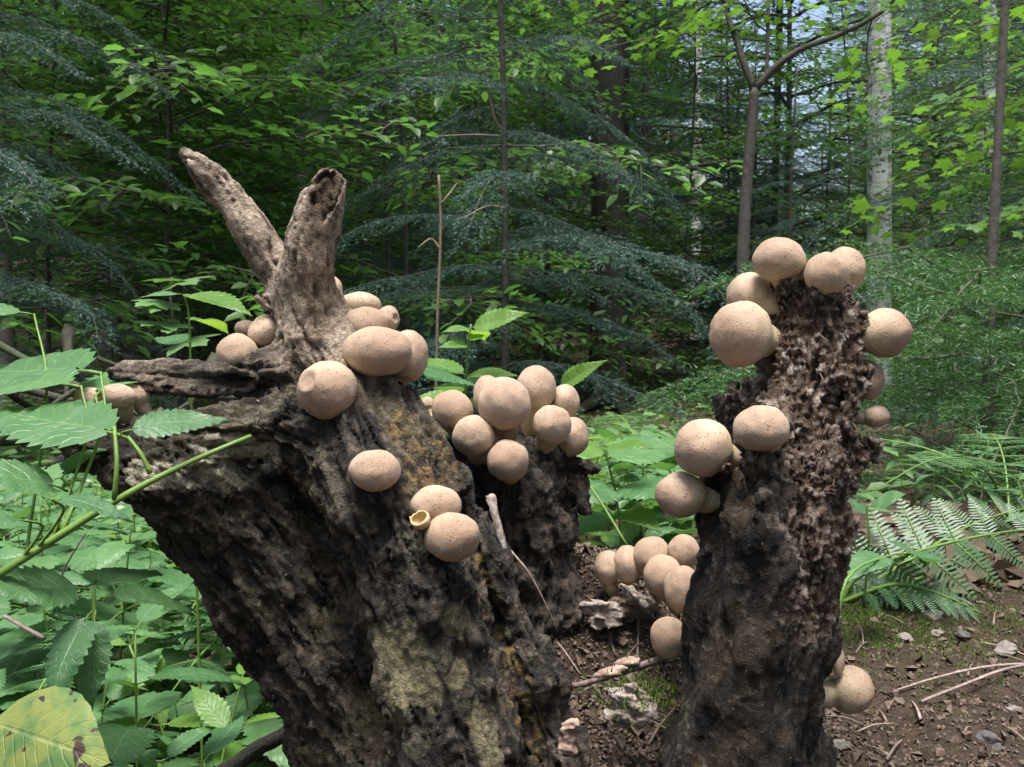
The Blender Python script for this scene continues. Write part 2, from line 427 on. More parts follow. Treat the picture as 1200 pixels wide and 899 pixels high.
# ------------------------------------------------------------------ rotten snags: distance fields turned into one surface each
def chain(pts):
    """[(px, py, depth, radius_px)] -> [(point, radius)]"""
    return [(W(p[0], p[1], p[2]), p[3] / FPX * p[2]) for p in pts]
def sd_chain(P, ch):
    best = np.full(len(P), 9.0)
    for (a, ra), (b, rb) in zip(ch[:-1], ch[1:]):
        ab = b - a
        t = np.clip(((P - a) @ ab) / ab.dot(ab), 0, 1)
        d = np.linalg.norm(P - a - t[:, None] * ab, axis=1) - (ra + (rb - ra) * t)
        best = np.minimum(best, d)
    return best
def smin(a, b, k):
    h = np.clip(0.5 + 0.5 * (b - a) / k, 0, 1)
    return b + (a - b) * h - k * h * (1 - h)
def surface_nets(f, lo, hi, h):
    """evaluate coarsely, refine near the surface, then dual-contour"""
    nx, ny, nz = [int(math.ceil((hi[k] - lo[k]) / h / 4)) * 4 for k in range(3)]
    cx = [lo[k] + 4 * h * (np.arange(n_ // 4) + 0.375) for k, n_ in zip(range(3), (nx, ny, nz))]
    C = np.stack(np.meshgrid(*cx, indexing='ij'), -1).reshape(-1, 3)
    cv = f(C).reshape(nx // 4, ny // 4, nz // 4)
    S = np.repeat(np.repeat(np.repeat(cv, 4, 0), 4, 1), 4, 2)
    near = np.repeat(np.repeat(np.repeat(np.abs(cv) < 4 * h + 0.007, 4, 0), 4, 1), 4, 2)
    idx = np.argwhere(near)
    S[near] = f(lo + idx * h)
    S[0] = S[-1] = 1; S[:, 0] = S[:, -1] = 1; S[:, :, 0] = S[:, :, -1] = 1
    ins = S < 0
    c = [ins[dx:nx - 1 + dx, dy:ny - 1 + dy, dz:nz - 1 + dz] for dx in (0, 1) for dy in (0, 1) for dz in (0, 1)]
    cnt = sum(x.astype(np.int8) for x in c)
    act = (cnt > 0) & (cnt < 8)
    cells = np.argwhere(act)
    vid = np.full(act.shape, -1, np.int64); vid[act] = np.arange(len(cells))
    off = np.array([(dx, dy, dz) for dx in (0, 1) for dy in (0, 1) for dz in (0, 1)])
    vals = np.stack([S[cells[:, 0] + o[0], cells[:, 1] + o[1], cells[:, 2] + o[2]] for o in off], 1)
    acc = np.zeros((len(cells), 3)); num = np.zeros(len(cells))
    for p in range(8):
        for q in range(p + 1, 8):
            if np.abs(off[p] - off[q]).sum() != 1: continue
            vp, vq = vals[:, p], vals[:, q]
            m = (vp < 0) != (vq < 0)
            t = np.where(m, vp / np.where(m, vp - vq, 1), 0)
            acc += m[:, None] * (off[p] + t[:, None] * (off[q] - off[p])); num += m
    V = lo + (cells + acc / num[:, None]) * h
    quads = []
    for ax in range(3):
        o1, o2 = [(1, 2), (2, 0), (0, 1)][ax]
        sl0 = [slice(1, -1)] * 3; sl1 = [slice(1, -1)] * 3
        sl0[ax] = slice(0, -1); sl1[ax] = slice(1, None)
        A = ins[tuple(sl0)]; B = ins[tuple(sl1)]
        for flip, msk in ((0, A & ~B), (1, ~A & B)):
            e = np.argwhere(msk)
            base = e.copy()
            for k in range(3):
                if k != ax: base[:, k] += 1
            def cell(d1, d2):
                q = base.copy(); q[:, o1] -= d1; q[:, o2] -= d2
                return vid[q[:, 0], q[:, 1], q[:, 2]]
            Q = np.stack([cell(1, 1), cell(0, 1), cell(0, 0), cell(1, 0)], 1)
            quads.append(Q[:, ::-1] if flip else Q)
    Q = np.concatenate(quads); Q = Q[(Q >= 0).all(1)]
    return V, Q
def vnormals(V, Q):
    n_ = np.cross(V[Q[:, 2]] - V[Q[:, 0]], V[Q[:, 3]] - V[Q[:, 1]])
    N_ = np.zeros_like(V)
    for k in range(4): np.add.at(N_, Q[:, k], n_)
    return N_ / (np.linalg.norm(N_, axis=1)[:, None] + 1e-15)
def grain_coords(V, chains):
    """(across, across, along) coordinates in the frame of the nearest limb"""
    best = np.full(len(V), 9.0); G = np.zeros((len(V), 3))
    for ci, ch in enumerate(chains):
        s0 = 0.0
        x = None
        for (a, ra), (b, rb) in zip(ch[:-1], ch[1:]):
            ab = b - a; L = np.linalg.norm(ab); t_ = ab / L
            if x is None: x, y, _ = frame_of(ab)
            x = x - t_ * x.dot(t_); x /= np.linalg.norm(x); y = np.cross(t_, x)
            s = (V - a) @ t_
            t = np.clip(s / L, 0, 1)
            r_ = V - a - t[:, None] * ab
            d = np.linalg.norm(r_, axis=1) - (ra + (rb - ra) * t)
            m = d < best
            best[m] = d[m]
            G[m] = np.stack([r_[m] @ x + ci * 0.37, r_[m] @ y, s0 + s[m]], 1)
            s0 += L
    return G
def patch(V, px, py, d, rx, ry, ang=0.0):
    """1 inside an elliptical patch on the front of the wood, 0 outside"""
    c = W(px, py, d); k = d / FPX
    dx = (V[:, 0] - c[0]) / k; dz = -(V - c) @ CU / k
    ca, sa = math.cos(ang), math.sin(ang)
    u_, v_ = dx * ca + dz * sa, -dx * sa + dz * ca
    return np.hypot(u_ / rx, v_ / ry)
def mixcol(c, f, col): return c + (np.asarray(col) - c) * np.clip(f, 0, 1)[:, None]

# ---- the leaning snag with the forked top
trunk_c = chain([(556, 960, .625, 92), (520, 820, .618, 82), (492, 700, .612, 74), (458, 600, .616, 66), (428, 510, .632, 62), (400, 440, .652, 50), (374, 392, .662, 46), (356, 350, .662, 42)])
limb_c = chain([(104, 526, .615, 32), (150, 534, .618, 44), (208, 556, .632, 60), (285, 612, .672, 80), (362, 705, .690, 92), (440, 820, .70, 105), (500, 960, .70, 125)])
slab_c = chain([(150, 437, .632, 17), (185, 441, .635, 21), (250, 446, .642, 25), (320, 445, .655, 38)])
mid_c = chain([(120, 512, .612, 14), (190, 506, .615, 20), (260, 497, .622, 25), (335, 498, .632, 38), (395, 530, .63, 46), (440, 590, .625, 48)])
forkL_c = chain([(354, 372, .664, 32), (326, 320, .664, 25), (290, 262, .662, 23), (250, 210, .660, 19), (217, 178, .658, 9)])
forkR_c = chain([(366, 385, .655, 38), (360, 330, .650, 31), (362, 280, .644, 30), (375, 240, .638, 26), (385, 214, .634, 19)])
ridge_c = chain([(478, 468, .655, 17), (515, 520, .645, 19), (545, 600, .640, 21), (585, 700, .640, 26), (628, 800, .640, 36), (660, 920, .640, 42)])
stubs_c = chain([(345, 372, .66, 14), (318, 358, .655, 11), (303, 349, .652, 6)])
left_chains = [trunk_c, limb_c, slab_c, mid_c, forkL_c, forkR_c, ridge_c, stubs_c]
cav_c = chain([(394, 196, .624, 17), (376, 230, .618, 20), (360, 264, .615, 15)])
gapA = chain([(405, 600, .60, 8), (425, 700, .585, 9), (448, 820, .58, 10), (462, 940, .58, 11)])
gapB = chain([(552, 650, .60, 8), (598, 760, .595, 13), (648, 900, .595, 16)])
underA = chain([(225, 605, .585, 12), (285, 606, .598, 34), (350, 660, .610, 46), (395, 760, .61, 36), (420, 880, .61, 26)])
slot = chain([(168, 480, .60, 13), (240, 478, .60, 9), (285, 480, .61, 5)])
endcav = chain([(80, 512, .60, 17), (130, 518, .61, 14)])
forkcut = chain([(246, 165, .650, 22), (268, 200, .648, 12)])
def f_left(P):
    d = sd_chain(P, trunk_c)
    d = smin(d, sd_chain(P, limb_c), 0.042)
    d = smin(d, sd_chain(P, mid_c), 0.016)
    d = smin(d, sd_chain(P, slab_c), 0.008)
    d = smin(d, sd_chain(P, forkL_c), 0.010)
    d = smin(d, sd_chain(P, forkR_c), 0.012)
    d = smin(d, sd_chain(P, ridge_c), 0.010)
    d = smin(d, sd_chain(P, stubs_c), 0.006)
    d = d + fbm(P * 22, 2, 31) * 0.010 * (1 - .5 * smooth01(P[:, 2], W(0, 450, .66)[2], W(0, 390, .66)[2]))
    for g, k in ((gapA, .006), (gapB, .006), (underA, .02), (slot, .008), (cav_c, .003), (forkcut, .004)):
        d = -smin(-d, sd_chain(P, g), k)
    low = 1 - 0.85 * smooth01(P[:, 2], W(0, 450, .66)[2], W(0, 390, .66)[2])
    m = np.abs(d) < 0.012
    if m.any():
        Q = P[m]
        d[m] += fbm(Q * np.array([95, 95, 38]), 2, 77) * 0.0022 * low[m]
    return d
lo = W(75, 960, .66).copy(); hi = W(690, 150, .66).copy()
lo[1], hi[1] = 0.50, 0.76; lo[2] = -0.07
V, Q = surface_nets(f_left, lo, hi + 0.01, 0.0017)
Nn = vnormals(V, Q)
G = grain_coords(V, left_chains)
# where each kind of surface lies
pxl = 600 + FPX * V[:, 0] / ((V - [0, 0, CAMZ]) @ CF); pyl = 449.5 - FPX * ((V - [0, 0, CAMZ]) @ CU) / ((V - [0, 0, CAMZ]) @ CF)
nz1 = fbm(V * 60, 4, 12); nz2 = fbm(V * 170, 3, 14); nzb = fbm(V * 18, 3, 16)
fork = smooth01(-(sd_chain(V, forkL_c)), -0.006, 0.0) ; forkR = smooth01(-(sd_chain(V, forkR_c)), -0.006, 0.0)
above = smooth01(V[:, 2] + nzb * 0.02, W(0, 440, .66)[2], W(0, 395, .66)[2])
cav = smooth01(-sd_chain(V, cav_c), -0.004, 0.001)
grain = ridged(G * np.array([75, 75, 12]), 3, 41)
grain2 = ridged(G * np.array([210, 210, 26]), 2, 43)
crumb = 1 - worley(G * np.array([150, 150, 80]), 5)
bare = np.zeros(len(V))
for (px, py, rx, ry, an) in ((482, 768, 33, 55, -0.35), (536, 718, 15, 24, -0.3), (539, 779, 13, 15, 0.2), (462, 790, 14, 60, -0.3), (575, 860, 15, 60, -0.35)):
    bare = np.maximum(bare, smooth01(-(patch(V, px, py, .60, rx, ry, an) + nz1 * 0.35), -1.06, -0.94))
front = smooth01(-Nn[:, 1], -0.1, 0.4)
bare *= front
lich = np.zeros(len(V))
for (px, py, rx, ry, an) in ((505, 540, 28, 48, -0.35), (520, 500, 12, 34, -0.5), (612, 820, 12, 80, -0.3), (575, 700, 9, 60, -0.35), (470, 500, 18, 26, 0)):
    lich = np.maximum(lich, smooth01(-(patch(V, px, py, .61, rx, ry, an) + nz1 * 0.7), -1.25, -0.7))
lich *= front
pale = np.zeros(len(V))                                        # pale bark left on the side limb, its upward-facing brightness put into the colour
for (px, py, rx, ry, an) in ((262, 528, 44, 15, 0.12), (250, 562, 34, 22, 0.3), (190, 558, 45, 20, 0.2), (300, 545, 18, 20, 0.2)):
    pale = np.maximum(pale, smooth01(-(patch(V, px, py, .60, rx, ry, an) + nz1 * 0.6), -1.1, -0.85))
pale *= front
under = smooth01(-(sd_chain(V, limb_c)), -0.012, 0) * (1 - pale)
crack = smooth01(1 - np.abs(pnoise(G * np.array([95, 95, 11]), 47)) * 2.2, .80, .98) * smooth01(pnoise(G * 30, 48), -.25, .15)
crack2 = smooth01(1 - np.abs(pnoise(G * np.array([190, 190, 22]), 49)) * 2.2, .78, .98) * smooth01(pnoise(G * 40, 50), -.1, .2)
disp = (grain - 0.55) * 0.0042 * (1 - 0.85 * above) * (1 - 0.8 * bare) + (grain2 - 0.5) * 0.0018 * (1 - 0.5 * bare) + nz2 * 0.0012 * (1 - .7 * above)
disp += (ridged(G * np.array([42, 42, 4.5]), 2, 45) - .55) * .0065 * (1 - above) * (1 - .7 * bare)
disp -= (crack * .0045 + crack2 * .002) * (1 - .5 * bare)
disp += (crumb - 0.5) * 0.0024 * (under * 0.8 + 0.35 * lich) * (1 - above) * (1 - bare)
disp -= bare * 0.0016
disp += pale * 0.0018
V = V + Nn * disp[:, None]
c = np.tile(np.array([0.036, 0.029, 0.024]), (len(V), 1))
c = mixcol(c, smooth01(grain + nz1 * 0.4, 0.45, 0.95) * 0.8, (0.195, 0.155, 0.120))
c = mixcol(c, smooth01(nzb, 0.05, 0.45) * 0.6, (0.10, 0.065, 0.040))
c = mixcol(c, under * smooth01(nz1, -0.15, 0.5) * 0.7, (0.115, 0.088, 0.062))
c = mixcol(c, under * smooth01(nzb, 0.0, 0.4) * 0.5, (0.075, 0.070, 0.030))
c = mixcol(c, smooth01(nz1 + nzb, 0.12, 0.5) * front * 0.6 * (1 - under), (0.185, 0.165, 0.10))
slabm = smooth01(-(sd_chain(V, slab_c)), -.006, .0)
c = mixcol(c, slabm * smooth01(grain + nz1 * .5, .4, .8) * .8, (0.26, 0.215, 0.175))
c = mixcol(c, above * 0.95, (0.52, 0.41, 0.31))
c = mixcol(c, above * smooth01(nz1 * 0.8 + nzb + 0.5 * (0.75 - grain), 0.08, 0.55) * 0.85, (0.15, 0.108, 0.082))
c = mixcol(c, above * smooth01(nz2 + 0.3 * nz1, 0.22, 0.5) * 0.6, (0.66, 0.55, 0.44))
c = mixcol(c, above * forkR * smooth01(patch(V, 372, 330, .62, 24, 70, 0.0) + nz1 * 0.5, 1.2, 0.6) * 0.6, (0.19, 0.125, 0.065))
c = mixcol(c, cav * above, (0.085, 0.052, 0.025))
c = mixcol(c, smooth01(nz2 + nz1 * .6, .38, .62) * .55 * (1 - above), (0.30, 0.25, 0.20))
c = mixcol(c, (crack * .8 + crack2 * .4) * (1 - .6 * above), (0.028, 0.022, 0.018))
streak = smooth01(pnoise(G * np.array([30, 30, 3.2]), 58) + .25 * nz1, .02, .22) * (1 - above)
c = mixcol(c, streak * .38, (0.022, 0.020, 0.022))
c = mixcol(c, bare * 0.95, (0.29, 0.255, 0.15))
c = mixcol(c, bare * smooth01(nz2, 0.1, 0.5) * 0.6, (0.13, 0.11, 0.065))
c = mixcol(c, lich * smooth01(nz2 + 0.15, -0.05, 0.35) * 0.8, (0.30, 0.215, 0.085))
c = mixcol(c, lich * smooth01(nz1, 0.1, 0.5) * 0.6, (0.23, 0.115, 0.055))
c = mixcol(c, pale * 0.95, (0.55, 0.50, 0.38))
c = mixcol(c, pale * smooth01(nz2, 0.1, 0.4) * 0.7, (0.11, 0.10, 0.065))
snag = empty('leaning_snag', W(545, 940, .665))
inv = np.array(snag.location)
add('wood', mk_mesh('leaning_wood', V - inv, Q, M_WOOD, True, col=c), snag)
tag(snag, 'leaning rotten tree stump with a forked, hollow bleached top and a broken side limb', 'tree stump')
SNV, SNN, SNW = V, Nn, (1 - above) * (1 - bare) * (.25 + under + smooth01(nz1, .0, .4))

# ---- the low dark wall of wood behind, which carries the cluster
wall_c = chain([(560, 800, .745, 75), (600, 720, .745, 72), (612, 640, .745, 62), (606, 575, .742, 60), (600, 545, .745, 46)])
wallB_c = chain([(640, 700, .745, 45), (648, 610, .745, 28), (645, 560, .74, 26), (640, 535, .738, 22)])
wallC_c = chain([(530, 540, .735, 30), (525, 620, .735, 40), (545, 720, .735, 60)])
root_c = chain([(640, 650, .745, 18), (668, 650, .745, 11), (690, 655, .745, 8), (704, 659, .745, 5)])
claw_c = chain([(655, 545, .74, 8), (672, 538, .735, 6), (690, 547, .73, 5), (697, 549, .73, 3)])
claw2_c = chain([(678, 545, .735, 5), (684, 565, .735, 5), (683, 597, .735, 2.5)])
notch = chain([(605, 600, .66, 9), (590, 680, .66, 12)])
mid_chains = [wall_c, wallB_c, wallC_c, root_c, claw_c, claw2_c]
def f_mid(P):
    d = sd_chain(P, wall_c)
    for ch, k in ((wallB_c, .012), (wallC_c, .012), (root_c, .006), (claw_c, .003), (claw2_c, .003)):
        d = smin(d, sd_chain(P, ch), k)
    d = d + fbm(P * 28, 2, 51) * 0.010
    d = -smin(-d, sd_chain(P, notch), .008)
    d = d + fbm(P * np.array([110, 110, 50]), 2, 57) * 0.004
    return d
lo = W(470, 800, .745).copy(); hi = W(730, 470, .745).copy(); lo[1], hi[1] = .67, .83; lo[2] = 0.0
V, Q = surface_nets(f_mid, lo, hi, 0.0018)
Nn = vnormals(V, Q); G = grain_coords(V, mid_chains)
nz1 = fbm(V * 60, 4, 22); nz2 = fbm(V * 170, 3, 24)
grain = ridged(G * np.array([80, 80, 14]), 3, 61); grain2 = ridged(G * np.array([230, 230, 40]), 2, 63)
V = V + Nn * ((grain - .55) * .005 + (grain2 - .5) * .002 + nz2 * .0015)[:, None]
c = np.tile(np.array([0.045, 0.036, 0.029]), (len(V), 1))
c = mixcol(c, smooth01(grain + nz1 * .5, .45, 1.0) * .8, (0.14, 0.112, 0.088))
c = mixcol(c, smooth01(nz2 + nz1 * .5, .2, .6) * .7, (0.20, 0.15, 0.115))
rootend = smooth01(-sd_chain(V, root_c), -.004, 0)
c = mixcol(c, rootend * .7, (0.24, 0.17, 0.12))
back = empty('low_snag', W(600, 760, .745))
add('wood', mk_mesh('low_snag_wood', V - np.array(back.location), Q, M_WOOD, True, col=c), back)
MDV, MDN = V, Nn
tag(back, 'low dark wall of rotten wood with claw-like roots behind the leaning stump', 'tree stump')

# ---- the upright snag
post_c = chain([(858, 980, .625, 84), (866, 880, .622, 81), (883, 780, .62, 81), (899, 680, .62, 82), (915, 590, .62, 77), (931, 520, .622, 68), (946, 450, .626, 53), (951, 400, .628, 48), (953, 362, .63, 43)])
shell_c = chain([(856, 960, .59, 52), (872, 820, .582, 50), (886, 700, .578, 46), (896, 610, .576, 40), (899, 556, .577, 33)])
toes = [chain([(925, 380, .63, 16), (922, 338, .63, 13), (920, 328, .63, 6)]), chain([(985, 390, .63, 14), (988, 352, .63, 12), (985, 338, .63, 5)]),
        chain([(992, 560, .63, 10), (1004, 535, .63, 11), (1002, 515, .63, 6)]),
        chain([(880, 530, .645, 14), (866, 500, .645, 10), (858, 480, .645, 5)]),
        chain([(852, 615, .61, 20), (832, 636, .605, 12), (818, 652, .60, 5)]), chain([(950, 872, .625, 16), (945, 910, .625, 26)])]
post_gaps = [chain([(935, 420, .568, 9), (938, 480, .566, 11), (925, 545, .562, 9)]), chain([(962, 360, .585, 9), (958, 400, .578, 10)]), chain([(905, 370, .59, 10), (912, 430, .578, 10)]), chain([(985, 590, .565, 9), (975, 680, .555, 9)])]
post_chains = [post_c, shell_c] + toes
def f_post(P):
    d = sd_chain(P, post_c)
    d = smin(d, sd_chain(P, shell_c), .008)
    for t in toes: d = smin(d, sd_chain(P, t), .006)
    d = d + fbm(P * np.array([30, 30, 20]), 2, 71) * 0.010
    for g in post_gaps: d = -smin(-d, sd_chain(P, g), .006)
    up = smooth01(P[:, 2], W(0, 640, .62)[2], W(0, 540, .62)[2])
    m = np.abs(d) < .014
    if m.any():
        q = P[m]
        d[m] += (fbm(q * np.array([62, 62, 30]), 2, 81) * .0085 + fbm(q * np.array([150, 150, 75]), 2, 83) * .0045 + ridged(q * np.array([120, 120, 26]), 2, 85) * .003 - .001) * (0.15 + 0.85 * up[m])
    return d
lo = W(775, 960, .62).copy(); hi = W(1040, 310, .63).copy(); lo[1], hi[1] = .52, .71; lo[2] = -0.06
V, Q = surface_nets(f_post, lo, hi, 0.0013)
Nn = vnormals(V, Q); G = grain_coords(V, post_chains)
nz1 = fbm(V * 60, 4, 32); nz2 = fbm(V * 190, 3, 34); nzb = fbm(V * 20, 3, 36)
dep = (V - [0, 0, CAMZ]) @ CF
vx = 600 + FPX * V[:, 0] / dep; vy = 449.5 - FPX * ((V - [0, 0, CAMZ]) @ CU) / dep
# bark is still on the lower left of the snag; the upper and right part is bare crumbling wood
edge = (vx - (925 - (vy - 560) * 0.02)) / 26 + nz1 * 1.3
bark = (1 - smooth01(edge, -0.8, 0.9)) * smooth01(vy + nz1 * 18, 540, 556)
bark = np.maximum(bark, smooth01(vy + nzb * 90 + nz1 * 25, 690, 790))
rot = 1 - bark
grain = ridged(G * np.array([80, 80, 11]), 3, 91); grain2 = ridged(G * np.array([260, 260, 45]), 2, 93)
crumb = 1 - worley(V * np.array([210, 210, 130]), 6)
disp = rot * ((crumb - .5) * .0018 + nz2 * .0022 + (grain2 - .5) * .0055 + (grain - .6) * .004 + fbm(V * 420, 2, 38) * .0014) + bark * ((grain - .6) * .0028 + (grain2 - .5) * .0009 + nz2 * .0007 + .001)
V = V + Nn * disp[:, None]
c = np.tile(np.array([0.15, 0.10, 0.072]), (len(V), 1))
c = mixcol(c, smooth01(crumb + nz2 * .8, .45, .95) * .75, (0.38, 0.29, 0.225))
c = mixcol(c, smooth01(nz2 * .7 + grain2 * .6 + nz1 * .7, .46, .85) * .85, (0.66, 0.57, 0.50))
c = mixcol(c, smooth01(nzb + nz1 * .4, .08, .45) * .65, (0.085, 0.055, 0.04))
c = mixcol(c, smooth01(vy, 500, 640) * smooth01(nz1, -.1, .3) * .5, (0.14, 0.085, 0.06))
cb = np.tile(np.array([0.022, 0.018, 0.015]), (len(V), 1))
cb = mixcol(cb, smooth01(grain + nz1 * .5, .5, 1.05) * .7, (0.068, 0.054, 0.041))
cb = mixcol(cb, smooth01(nzb + nz1 * .3, .1, .4) * .45, (0.075, 0.045, 0.022))
cb = mixcol(cb, smooth01(nz2 + nz1 * .6, .35, .6) * .5, (0.20, 0.165, 0.13))
c = c * rot[:, None] + cb * bark[:, None]
post = empty('upright_snag', W(865, 960, .625))
add('wood', mk_mesh('upright_wood', V - np.array(post.location), Q, M_FIBRE, True, col=c), post)
tag(post, 'upright rotten stump, dark bark below and pale crumbling wood above', 'tree stump')
# loose fibres and splinters clinging to the crumbling wood
def fibres(parent, V, Nn, weight, n, ln, wd, mt, seed, vert=.8, name='splinters'):
    rs = np.random.default_rng(seed)
    idx = rs.choice(len(V), n, p=weight / weight.sum())
    pos = V[idx] - np.array(parent.location) - Nn[idx] * .0006
    dr = rs.normal(size=(n, 3)) * .5 + Nn[idx] * rs.uniform(.1, .7, n)[:, None]; dr[:, 2] += np.where(rs.random(n) < .5, 1, -1) * vert
    dr /= np.linalg.norm(dr, axis=1)[:, None]
    sd = np.cross(dr, rs.normal(size=(n, 3))); sd /= np.linalg.norm(sd, axis=1)[:, None]; nn = np.cross(dr, sd)
    L = rs.uniform(ln[0], ln[1], n)[:, None] * rs.uniform(.4, 1, n)[:, None]; w = rs.uniform(wd[0], wd[1], n)[:, None]
    k = rs.normal(size=(n, 3)) * .25 * L
    P = np.stack([pos + sd * w, pos - sd * w * .6 + nn * w * .8, pos - sd * w * .6 - nn * w * .8, pos + dr * L * .55 + sd * w * .8 + k * .5, pos + dr * L * .55 - sd * w * .6 + nn * w * .6 + k * .5, pos + dr * L * .55 - sd * w * .6 - nn * w * .6 + k * .5, pos + dr * L + k], 1)
    t = np.array([(0, 1, 4), (0, 4, 3), (1, 2, 5), (1, 5, 4), (2, 0, 3), (2, 3, 5), (3, 4, 6), (4, 5, 6), (5, 3, 6)])
    T = (t[None] + (np.arange(n) * 7)[:, None, None]).reshape(-1, 3)
    me = mk_mesh(name, P.reshape(-1, 3), T, mt, False, attrs={'rnd': np.repeat(rs.random(n), 7)})
    o = add(name, me, parent); o['kind'] = 'stuff'; return o
def splinter_material(name, stops):
    m, nt, N, L, b = mat(name)
    at = N.new('ShaderNodeAttribute'); at.attribute_name = 'rnd'
    cr = N.new('ShaderNodeValToRGB'); e = cr.color_ramp.elements
    e[0].position, e[0].color = 0.0, (*stops[0], 1); e[1].position, e[1].color = 1.0, (*stops[-1], 1)
    for k, c_ in enumerate(stops[1:-1]):
        q = e.new((k + 1) / (len(stops) - 1)); q.color = (*c_, 1)
    L.new(at.outputs['Fac'], cr.inputs[0]); L.new(cr.outputs[0], b.inputs['Base Color']); b.inputs['Roughness'].default_value = .85
    return m
M_SPLIN = splinter_material('pale_splinters', [(.05, .034, .025), (.11, .08, .06), (.20, .15, .115), (.40, .33, .27)])
M_DARKSPLIN = splinter_material('dark_splinters', [(.02, .016, .013), (.04, .032, .025), (.08, .062, .048), (.20, .16, .12)])
upw = smooth01(V[:, 2], W(0, 760, .62)[2], W(0, 520, .62)[2])
fibres(post, V, Nn, rot * (.15 + upw) * smooth01(nz1 + nzb, -.3, .4) + 1e-6, 3200, (.0012, .0040), (.0002, .0005), M_SPLIN, 1, 1.4)
fibres(post, V, Nn, rot * upw * smooth01(nz2, -.1, .3) + 1e-6, 800, (.004, .009), (.00015, .00035), M_SPLIN, 7, 1.6)
fibres(post, V, Nn, bark + 1e-6, 1800, (.001, .003), (.0002, .0005), M_DARKSPLIN, 2)
fibres(snag, SNV, SNN, SNW + 1e-6, 7000, (.0015, .0045), (.00022, .0006), M_DARKSPLIN, 3)
fibres(back, MDV, MDN, np.ones(len(MDV)), 2500, (.0015, .006), (.00025, .0006), M_DARKSPLIN, 4)

for k, (pts, r0, r1) in enumerate([([(872, 520, .645), (868, 490, .645), (882, 462, .643), (889, 438, .642)], 11, 1.2), ([(862, 520, .64), (852, 495, .64), (845, 478, .638), (838, 462, .636)], 15, 5), ([(852, 515, .648), (858, 480, .648), (862, 447, .648)], 10, 5)]):
    A = Acc(); P = spline([W(*p) for p in pts], 14) - np.array(post.location); v, t, q = tube(P, np.linspace(r0, r1, 14) * .645 / FPX, 9, jitter=.22, seed=k); A.add(v, t, q)
    add('splinter', A.mesh('splinter', [M_SPIKE], False), post)

# ------------------------------------------------------------------ puffballs
def puffball(px, py, d, rx, ry, anchor, label, group, lump=0.035, dimples=(), name='puffball', flat=0.0, seed=0, lean=None, neck=0.30):
    c = W(px, py, d); a = W(*anchor)
    r = 0.5 * (rx + ry) / FPX * d
    ax = c - a; L = max(np.linalg.norm(ax), r * 1.05); x, y, z = frame_of(ax)
    nu, nv = 44, 30
    TC = 2.5
    th = np.concatenate([np.linspace(0.0, TC, 24), np.full(nv - 24, TC)])
    tail = np.concatenate([np.zeros(24), np.linspace(0, 1, nv - 23)[1:]])
    rr = r * np.sin(th); zz = r * np.cos(th)
    e = tail * tail * (3 - 2 * tail)
    rr = np.where(tail > 0, r * math.sin(TC) * (1 - e) + r * neck * e, rr)
    zz = np.where(tail > 0, zz + (-(L + r * 0.25) - r * math.cos(TC)) * tail, zz)
    zz = np.where(zz > 0, zz * (1 - flat), zz)
    ang = np.arange(nu) / nu * 2 * math.pi
    Vl = np.stack([rr[:, None] * np.cos(ang), rr[:, None] * np.sin(ang), np.repeat(zz[:, None], nu, 1)], -1).reshape(-1, 3)
    apex = np.repeat(np.clip((zz + 0.7 * r) / (1.7 * r), 0, 1), nu)
    Vw = Vl[:, :1] * x + Vl[:, 1:2] * y + Vl[:, 2:] * z
    body = np.repeat(1 - e, nu)
    u_ = Vw @ CR; v_ = Vw @ CU; w_ = Vw @ CF
    m_ = r * FPX / d
    u_ = u_ * (1 + (rx / m_ - 1) * body); v_ = v_ * (1 + (ry / m_ - 1) * body)
    Vw = u_[:, None] * CR + v_[:, None] * CU + w_[:, None] * CF
    nd = Vw / (np.linalg.norm(Vw, axis=1)[:, None] + 1e-9)
    q = nd * 1.3 + seed * 3.7
    Vw = Vw + nd * (r * (lump * 1.6 * fbm(q, 2, 101) + 0.012 * fbm(nd * 7 + seed, 2, 103)) * body)[:, None]
    for (dx, dy, dz, rad, dep) in dimples:                    # direction in camera right / up / towards-camera terms
        dv = dx * CR + dy * CU - dz * CF; dv = dv / np.linalg.norm(dv)
        k = np.arccos(np.clip(nd @ dv, -1, 1)) / rad
        Vw = Vw - dv * (r * dep * np.exp(-k ** 4) * body)[:, None] + nd * (r * dep * .22 * np.exp(-((k - 1.25) / .3) ** 2) * body)[:, None]
    i, j = np.meshgrid(np.arange(nv - 1), np.arange(nu), indexing='ij')
    a0 = (i * nu + j).ravel(); b0 = (i * nu + (j + 1) % nu).ravel()
    Qf = np.stack([a0, a0 + nu, b0 + nu, b0], 1)[nu:]          # first ring is the pole
    Vw = np.vstack([Vw, Vw[:nu].mean(0)])
    T = np.stack([np.full(nu, len(Vw) - 1), nu + np.arange(nu), nu + (np.arange(nu) + 1) % nu], 1)
    me = mk_mesh('puffball', Vw, [T, Qf], M_PUFF, True, attrs={'apex': np.append(apex, 1.0)})
    o = add(name, me, loc=c)
    return tag(o, label, 'mushroom', group)
GL, GM, GR, GB = 'puffballs on the leaning stump', 'puffballs in the cluster between the stumps', 'puffballs on the upright stump', 'puffballs low down behind the upright stump'
